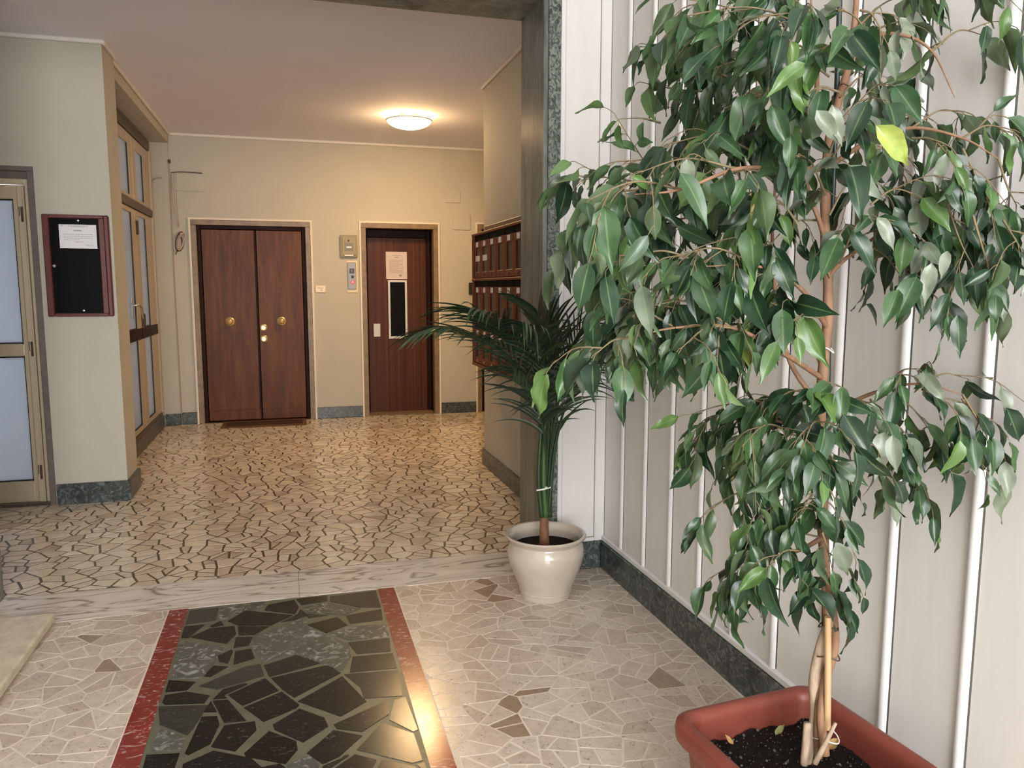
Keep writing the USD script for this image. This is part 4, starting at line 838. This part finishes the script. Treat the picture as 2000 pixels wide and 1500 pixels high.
def twig(x0, y0, x1, y1, n, arch=40, d0=0.0, d1=None, green=0.0, size=1.0, first=.22, dusty=0.0):
    if d1 is None: d1 = d0 + rl.uniform(-.12, .12)
    q1 = K(x1, y1, d1)
    while q1[0] > RX - .06 and TY + d1 > .8: d1 -= .03; q1 = K(x1, y1, d1)
    mid = K((x0 + x1) / 2, (y0 + y1) / 2 - arch, (d0 + d1) / 2)
    q0 = K(x0, y0, d0)
    P = smoothpath([q0, mid, q1], 22); twig_mb.tube(P, np.linspace(.0026, .0008, 22), 5)
    Tn = np.gradient(P, axis=0); Tn /= np.linalg.norm(Tn, axis=1, keepdims=True)
    def hang(p0, tv, sg, reach=1.0):
        side = np.cross(tv, [0, 0, 1.0]); side /= np.linalg.norm(side) + 1e-9
        d = tv * rl.uniform(.2, 1.0) * reach + side * sg * rl.uniform(.1, .75) + np.array([0, 0, -rl.uniform(.35, 1.35)]) + np.array([rl.gauss(0, .2) for _ in range(3)])
        d /= np.linalg.norm(d)
        pet = p0 + (d + tv * .5 + np.array([0, 0, .25])) * rl.uniform(.010, .020)
        twig_mb.tube([p0, (p0 + pet) / 2 + np.array([0, 0, .002]), pet], [.0009, .0008, .0007], 4)
        out = p0 - np.array([TP[0][0], TY, p0[2]]); out /= np.linalg.norm(out) + 1e-6
        tocam = CAM - p0; tocam /= np.linalg.norm(tocam)
        nn = out * .5 + np.array([0, 0, .5]) + tocam * (rl.uniform(.0, .9) if x1 > 1450 else rl.uniform(-.6, .45)) + np.array([rl.gauss(0, .5) for _ in range(3)])
        r_ = rl.random(); tone = rl.uniform(.0, .62)
        if r_ < .12 + green: tone = rl.uniform(.60, .76)
        elif r_ < .12 + green + dusty: tone = rl.uniform(.80, .93)
        elif r_ > .995: tone = rl.uniform(.95, .99)
        put_leaf(pet, d, nn, (rl.uniform(.042, .088) if rl.random() < .78 else rl.uniform(.080, .104)) * size, tone)
    if size < 1.0:
        for i in range(n):
            u = first + (1 - first) * (i + .5 * rl.random()) / max(1, n - 1); k = min(21, int(u * 21)); hang(P[k], Tn[k], 1 if i % 2 else -1, 1.5)
        return
    m = max(2, round(n * (1.85 if x1 > 1300 else 1.7) / 4.6))
    for j in range(m):
        k = min(20, int((first + (1 - first) * (j + .7 * rl.random()) / m) * 21)); tv = Tn[k]
        side = np.cross(tv, [0, 0, 1.0]); side /= np.linalg.norm(side) + 1e-9
        d = tv * rl.uniform(.4, 1.1) + side * (1 if j % 2 else -1) * rl.uniform(.3, 1.1) + np.array([0, 0, rl.uniform(-.75, .25)]); d /= np.linalg.norm(d)
        Ls = rl.uniform(.05, .13); q = [P[k], P[k] + d * Ls * .55 + np.array([0, 0, .004]), P[k] + d * Ls - np.array([0, 0, Ls * .22])]
        if max(a_[0] for a_ in q) > RX - .03: continue
        S = smoothpath(q, 8); twig_mb.tube(S, np.linspace(.0015, .0007, 8), 4); St = np.gradient(S, axis=0); St /= np.linalg.norm(St, axis=1, keepdims=True)
        c_ = rl.choice((3, 4, 5, 5)); off = rl.choice((0, 1))
        for i in range(c_): kk = min(7, int((i + .8) / c_ * 8)); hang(S[kk], St[kk], 1 if (i + off) % 2 else -1)
    for i in range(2): hang(P[21 - 2 * i], Tn[21 - 2 * i], 1 if i else -1, 1.4)

# upper left
for a in [(1620, 150, 1300, -10, 9, 40, .05), (1600, 60, 1345, 30, 9, 30, -.05), (1590, 100, 1330, 70, 9, 30, .1), (1580, 140, 1350, 150, 9, 30, -.1), (1500, 150, 1340, 190, 7, 20, .12), (1590, 30, 1400, -40, 8, 20, -.1), (1480, 250, 1330, 210, 6, 20, .16),
          (1590, 60, 1440, 40, 8, 20, -.15), (1590, 120, 1470, 130, 8, 20, -.15), (1570, 200, 1420, 210, 8, 25, -.05), (1620, 220, 1490, 240, 7, 25, -.12), (1500, 150, 1400, 110, 7, 15, .1), (1600, -20, 1500, -30, 7, 10, .0), (1580, 20, 1530, 60, 7, 15, -.2),
          (1640, 180, 1560, 200, 6, 20, -.2), (1650, 120, 1620, 90, 6, 20, -.2), (1590, 100, 1540, 170, 6, 15, .1)]: twig(*a, green=.04)
# thin outliers on the far left
twig(1340, 385, 1200, 222, 8, -25, .2, .12, .35, .9, .35); twig(1290, 240, 1215, 232, 2, 5, .14, .12, .8, .9)
twig(1420, 150, 1255, 85, 5, 10, .1, .12, .3, .9, .45); twig(1400, 180, 1250, 160, 4, -5, .18, .16, .3, .9, .5)
twig(1240, 365, 1128, 318, 3, -5, .22, .2, .5, .75, .6)
# left middle
for a in [(1300, 385, 1125, 352, 7, 20, .2), (1330, 370, 1150, 390, 8, 25, -.2), (1250, 370, 1140, 430, 6, 20, -.1), (1380, 420, 1190, 420, 10, 30, .1), (1440, 330, 1240, 340, 9, 25, -.2), (1480, 300, 1310, 280, 9, 25, -.1), (1500, 330, 1380, 290, 8, 20, .1), (1450, 470, 1290, 440, 9, 30, .1),
          (1540, 380, 1420, 340, 8, 25, -.15), (1510, 430, 1380, 390, 8, 30, .1), (1540, 520, 1400, 470, 9, 30, -.1), (1480, 520, 1320, 500, 9, 25, -.2), (1380, 520, 1210, 510, 9, 25, -.24), (1560, 440, 1490, 390, 7, 20, -.2), (1300, 420, 1160, 480, 8, 25, .15), (1570, 300, 1450, 250, 8, 20, .02), (1350, 450, 1230, 470, 7, 20, .0),
          (1500, 560, 1330, 560, 9, 30, .1), (1430, 640, 1260, 600, 9, 30, -.16), (1320, 640, 1190, 620, 9, 20, -.2), (1230, 660, 1165, 690, 5, 10, -.22), (1300, 660, 1200, 670, 7, 20, -.1), (1530, 690, 1400, 650, 9, 30, -.1), (1540, 605, 1430, 570, 8, 25, .06), (1430, 640, 1330, 680, 8, 20, -.2), (1540, 700, 1440, 700, 8, 20, .04),
          (1580, 655, 1500, 610, 7, 20, -.1), (1480, 660, 1250, 650, 9, 25, .1), (1560, 560, 1470, 540, 7, 20, -.2), (1600, 620, 1530, 650, 6, 20, -.15)]: twig(*a, green=.03, dusty=.05)
# the dense heart of the left side
for a in [(1500, 545, 1270, 520, 8, 25, .06), (1450, 470, 1230, 400, 8, 25, .12), (1420, 430, 1180, 450, 8, 25, .16), (1508, 430, 1360, 350, 8, 25, .1), (1513, 600, 1330, 620, 8, 25, .07), (1540, 605, 1390, 610, 8, 25, -.02), (1400, 640, 1220, 600, 8, 20, -.1), (1500, 640, 1320, 680, 8, 25, .02),
          (1440, 600, 1180, 580, 8, 25, .0), (1580, 370, 1480, 420, 7, 20, .06), (1600, 430, 1500, 480, 7, 20, .02), (1320, 400, 1120, 430, 7, 20, .12), (1380, 330, 1220, 320, 6, 20, .1), (1560, 240, 1440, 180, 7, 20, .06), (1555, 200, 1400, 60, 8, 25, .1), (1430, 560, 1250, 690, 7, 20, -.05)]: twig(*a, green=.02, size=1.0)
# centre and right
for a in [(1640, 190, 1720, 150, 7, 20, -.05), (1660, 120, 1760, 40, 8, 20, .03), (1668, 60, 1790, -10, 6, 20, .0), (1676, -40, 1900, -30, 10, 30, .0), (1820, 100, 1925, 70, 6, 25, -.12), (1700, 75, 1650, 20, 6, 10, -.1), (1680, 20, 1730, 80, 6, 20, -.15),
          (1613, 330, 1700, 260, 8, 30, -.1), (1690, 280, 1790, 230, 8, 30, -.1), (1780, 250, 1900, 230, 8, 25, -.12), (1880, 270, 1975, 260, 7, 20, -.2), (1950, 310, 1985, 400, 7, -10, -.26), (1880, 290, 1960, 430, 7, -10, -.2), (1780, 270, 1870, 330, 8, 25, -.15), (1700, 290, 1770, 350, 8, 25, -.1), (1620, 300, 1660, 240, 6, 20, -.2),
          (1700, 470, 1790, 450, 7, 20, -.06), (1770, 420, 1880, 370, 8, 25, -.12), (1850, 400, 1960, 420, 8, 20, -.2), (1770, 420, 1820, 520, 7, 0, -.12), (1850, 400, 1900, 520, 6, -10, -.2), (1700, 480, 1760, 540, 6, 10, -.08), (1640, 515, 1700, 420, 7, 25, -.1), (1800, 410, 1850, 480, 7, 10, -.1), (1620, 420, 1690, 350, 7, 25, -.15),
          (1900, 420, 1945, 560, 4, -5, -.26), (1700, 400, 1790, 380, 7, 20, -.15), (1960, 430, 1990, 480, 3, 0, -.28), (1612, 380, 1560, 300, 6, 20, -.2), (1640, 240, 1700, 190, 6, 10, -.2)]: twig(*a, green=.06, dusty=.22)
# lower mass
for a in [(1730, 760, 1790, 720, 6, 15, -.08), (1800, 750, 1890, 740, 6, 15, -.14), (1880, 770, 1955, 870, 6, -10, -.2), (1800, 760, 1900, 850, 8, 20, -.15), (1730, 770, 1830, 860, 8, 20, -.1), (1660, 790, 1760, 840, 8, 25, -.06), (1620, 830, 1720, 900, 7, 25, -.1), (1700, 780, 1780, 930, 6, 10, -.05), (1660, 800, 1650, 760, 5, 15, -.12), (1880, 780, 1920, 840, 5, 5, -.2)]: twig(*a, green=.05, dusty=.15)
for a in [(1606, 800, 1520, 770, 8, 20, -.1), (1570, 820, 1480, 780, 8, 20, .05), (1540, 830, 1430, 790, 8, 25, .02), (1470, 820, 1370, 830, 8, 20, .05), (1540, 840, 1450, 870, 8, 25, -.1), (1600, 860, 1500, 880, 9, 25, -.1), (1606, 900, 1540, 920, 8, 20, -.15), (1600, 820, 1570, 870, 7, 15, -.2), (1606, 880, 1640, 930, 6, 15, -.15), (1590, 930, 1500, 960, 7, 25, .0),
          (1560, 860, 1430, 920, 7, 20, .05), (1606, 960, 1560, 1010, 5, 15, -.1), (1606, 800, 1590, 760, 6, 15, -.15), (1606, 980, 1640, 1010, 4, 10, -.1)]: twig(*a, green=.03)
twig(1480, 830, 1330, 870, 5, 10, .05, .08, .5, .85, .4); twig(1500, 800, 1345, 810, 4, 15, .05, .08, .2, .9, .5)
for a in [(1606, 1050, 1480, 1060, 7, 15, .0), (1520, 1085, 1385, 1130, 6, 15, .03), (1500, 1090, 1440, 1170, 5, 5, .0), (1560, 1075, 1500, 1110, 6, 15, -.06), (1480, 950, 1370, 1010, 4, 10, .05), (1606, 1040, 1625, 1110, 6, 5, -.08), (1612, 1110, 1625, 1150, 3, 5, -.08), (1600, 1000, 1530, 1010, 5, 15, -.05)]: twig(*a, green=.05)
# a few single leaves that catch the eye
def one(bx_, by_, tx, ty, dy, tone, L=None, cam=.9):
    b, e = K(bx_, by_, dy), K(tx, ty, dy - .01); d = e - b; n = (CAM - b) / np.linalg.norm(CAM - b) * cam + np.array([0, 0, .3]); put_leaf(b, d, n, np.linalg.norm(d), tone)
for a in [(1713, 245, 1786, 325, -.46, 1.0), (1510, 165, 1520, 165, -.3, .7), (1570, 128, 1512, 165, -.3, .72), (1645, 755, 1640, 835, -.25, .55), (1690, 335, 1680, 415, -.3, .35), (1625, 205, 1645, 285, -.3, .88), (1595, 215, 1640, 280, -.3, .84), (1545, 265, 1540, 340, -.3, .5), (1790, 540, 1750, 620, -.3, .45), (1820, 515, 1805, 590, -.3, .86), (1850, 490, 1838, 545, -.3, .90), (1755, 565, 1725, 640, -.3, .62), (1635, 1060, 1660, 1130, -.1, .85), (1235, 345, 1275, 370, -.2, .74), (1945, 575, 1945, 632, -.35, .4), (1870, 615, 1875, 700, -.3, .2)]:
    if math.hypot(a[0] - a[2], a[1] - a[3]) > 30: one(*a)
part(t, 'twigs', twig_mb, 'twig_bark', smooth=True, kind='stuff')
def shown(l):
    w, f = l[0], l[1]; c = w.mean(0); dist = np.linalg.norm(c - CAM); fa = np.cross(w[f[:, 1]] - w[f[:, 0]], w[f[:, 2]] - w[f[:, 0]]).sum(0) / 2
    x, y_ = topx(c); return abs(fa @ (CAM - c) / dist) / dist ** 2 * (1 if 0 < x < 2000 and 0 < y_ < 1500 else .05) * (1.3 - .3 * min(1, max(0, dist - 1.2)))
order = sorted(range(len(leaves)), key=lambda i: -shown(leaves[i])); rest = MB(); ruv, rt = [], []
for k, i in enumerate(order):
    w, f, uv, tone = leaves[i]
    if k < 300: part(t, 'leaf', (w, f), 'ficus_leaf', smooth=True, uv=uv, tone=tone)
    else: rest.add(w, f); ruv.append(uv); rt += [tone] * len(w)
# the stuff part lies under a rotated thing: part() turns the vertices itself
part(t, 'foliage', rest, 'ficus_leaf', smooth=True, uv=np.vstack(ruv), tone=rt, kind='stuff')

def fallen(name, label, px_, py_, rot, L, mat, curl, tilt=.3):
    p = onz(px_, py_, SOIL + .022); v, f, uv = leaf_mesh(L, L * .5, .5, curl, .12, 1.0); a = math.radians(rot); c_, s_ = math.cos(a), math.sin(a)
    z = v[:, 2] * .8 + v[:, 0] * tilt; z -= z.min()
    w = np.c_[v[:, 0] * c_ - v[:, 1] * s_ + p[0], v[:, 0] * s_ + v[:, 1] * c_ + p[1], z + p[2] - .006]
    single(name, (w, f), mat, label, 'leaf', smooth=True)
fallen('fallen_leaf', 'small greenish fallen leaf left of the trunk on the planter soil', 1515, 1432, 20, .035, 'dry_leaf_green', -.3)
fallen('fallen_leaf', 'pale dry curled leaf near the planter\'s left inner side', 1432, 1450, 100, .028, 'dry_leaf', -.4, .1)
fallen('fallen_leaf', 'tan dry curled leaf right of the trunk on the planter soil', 1612, 1462, 10, .05, 'dry_leaf', -.5, .1)
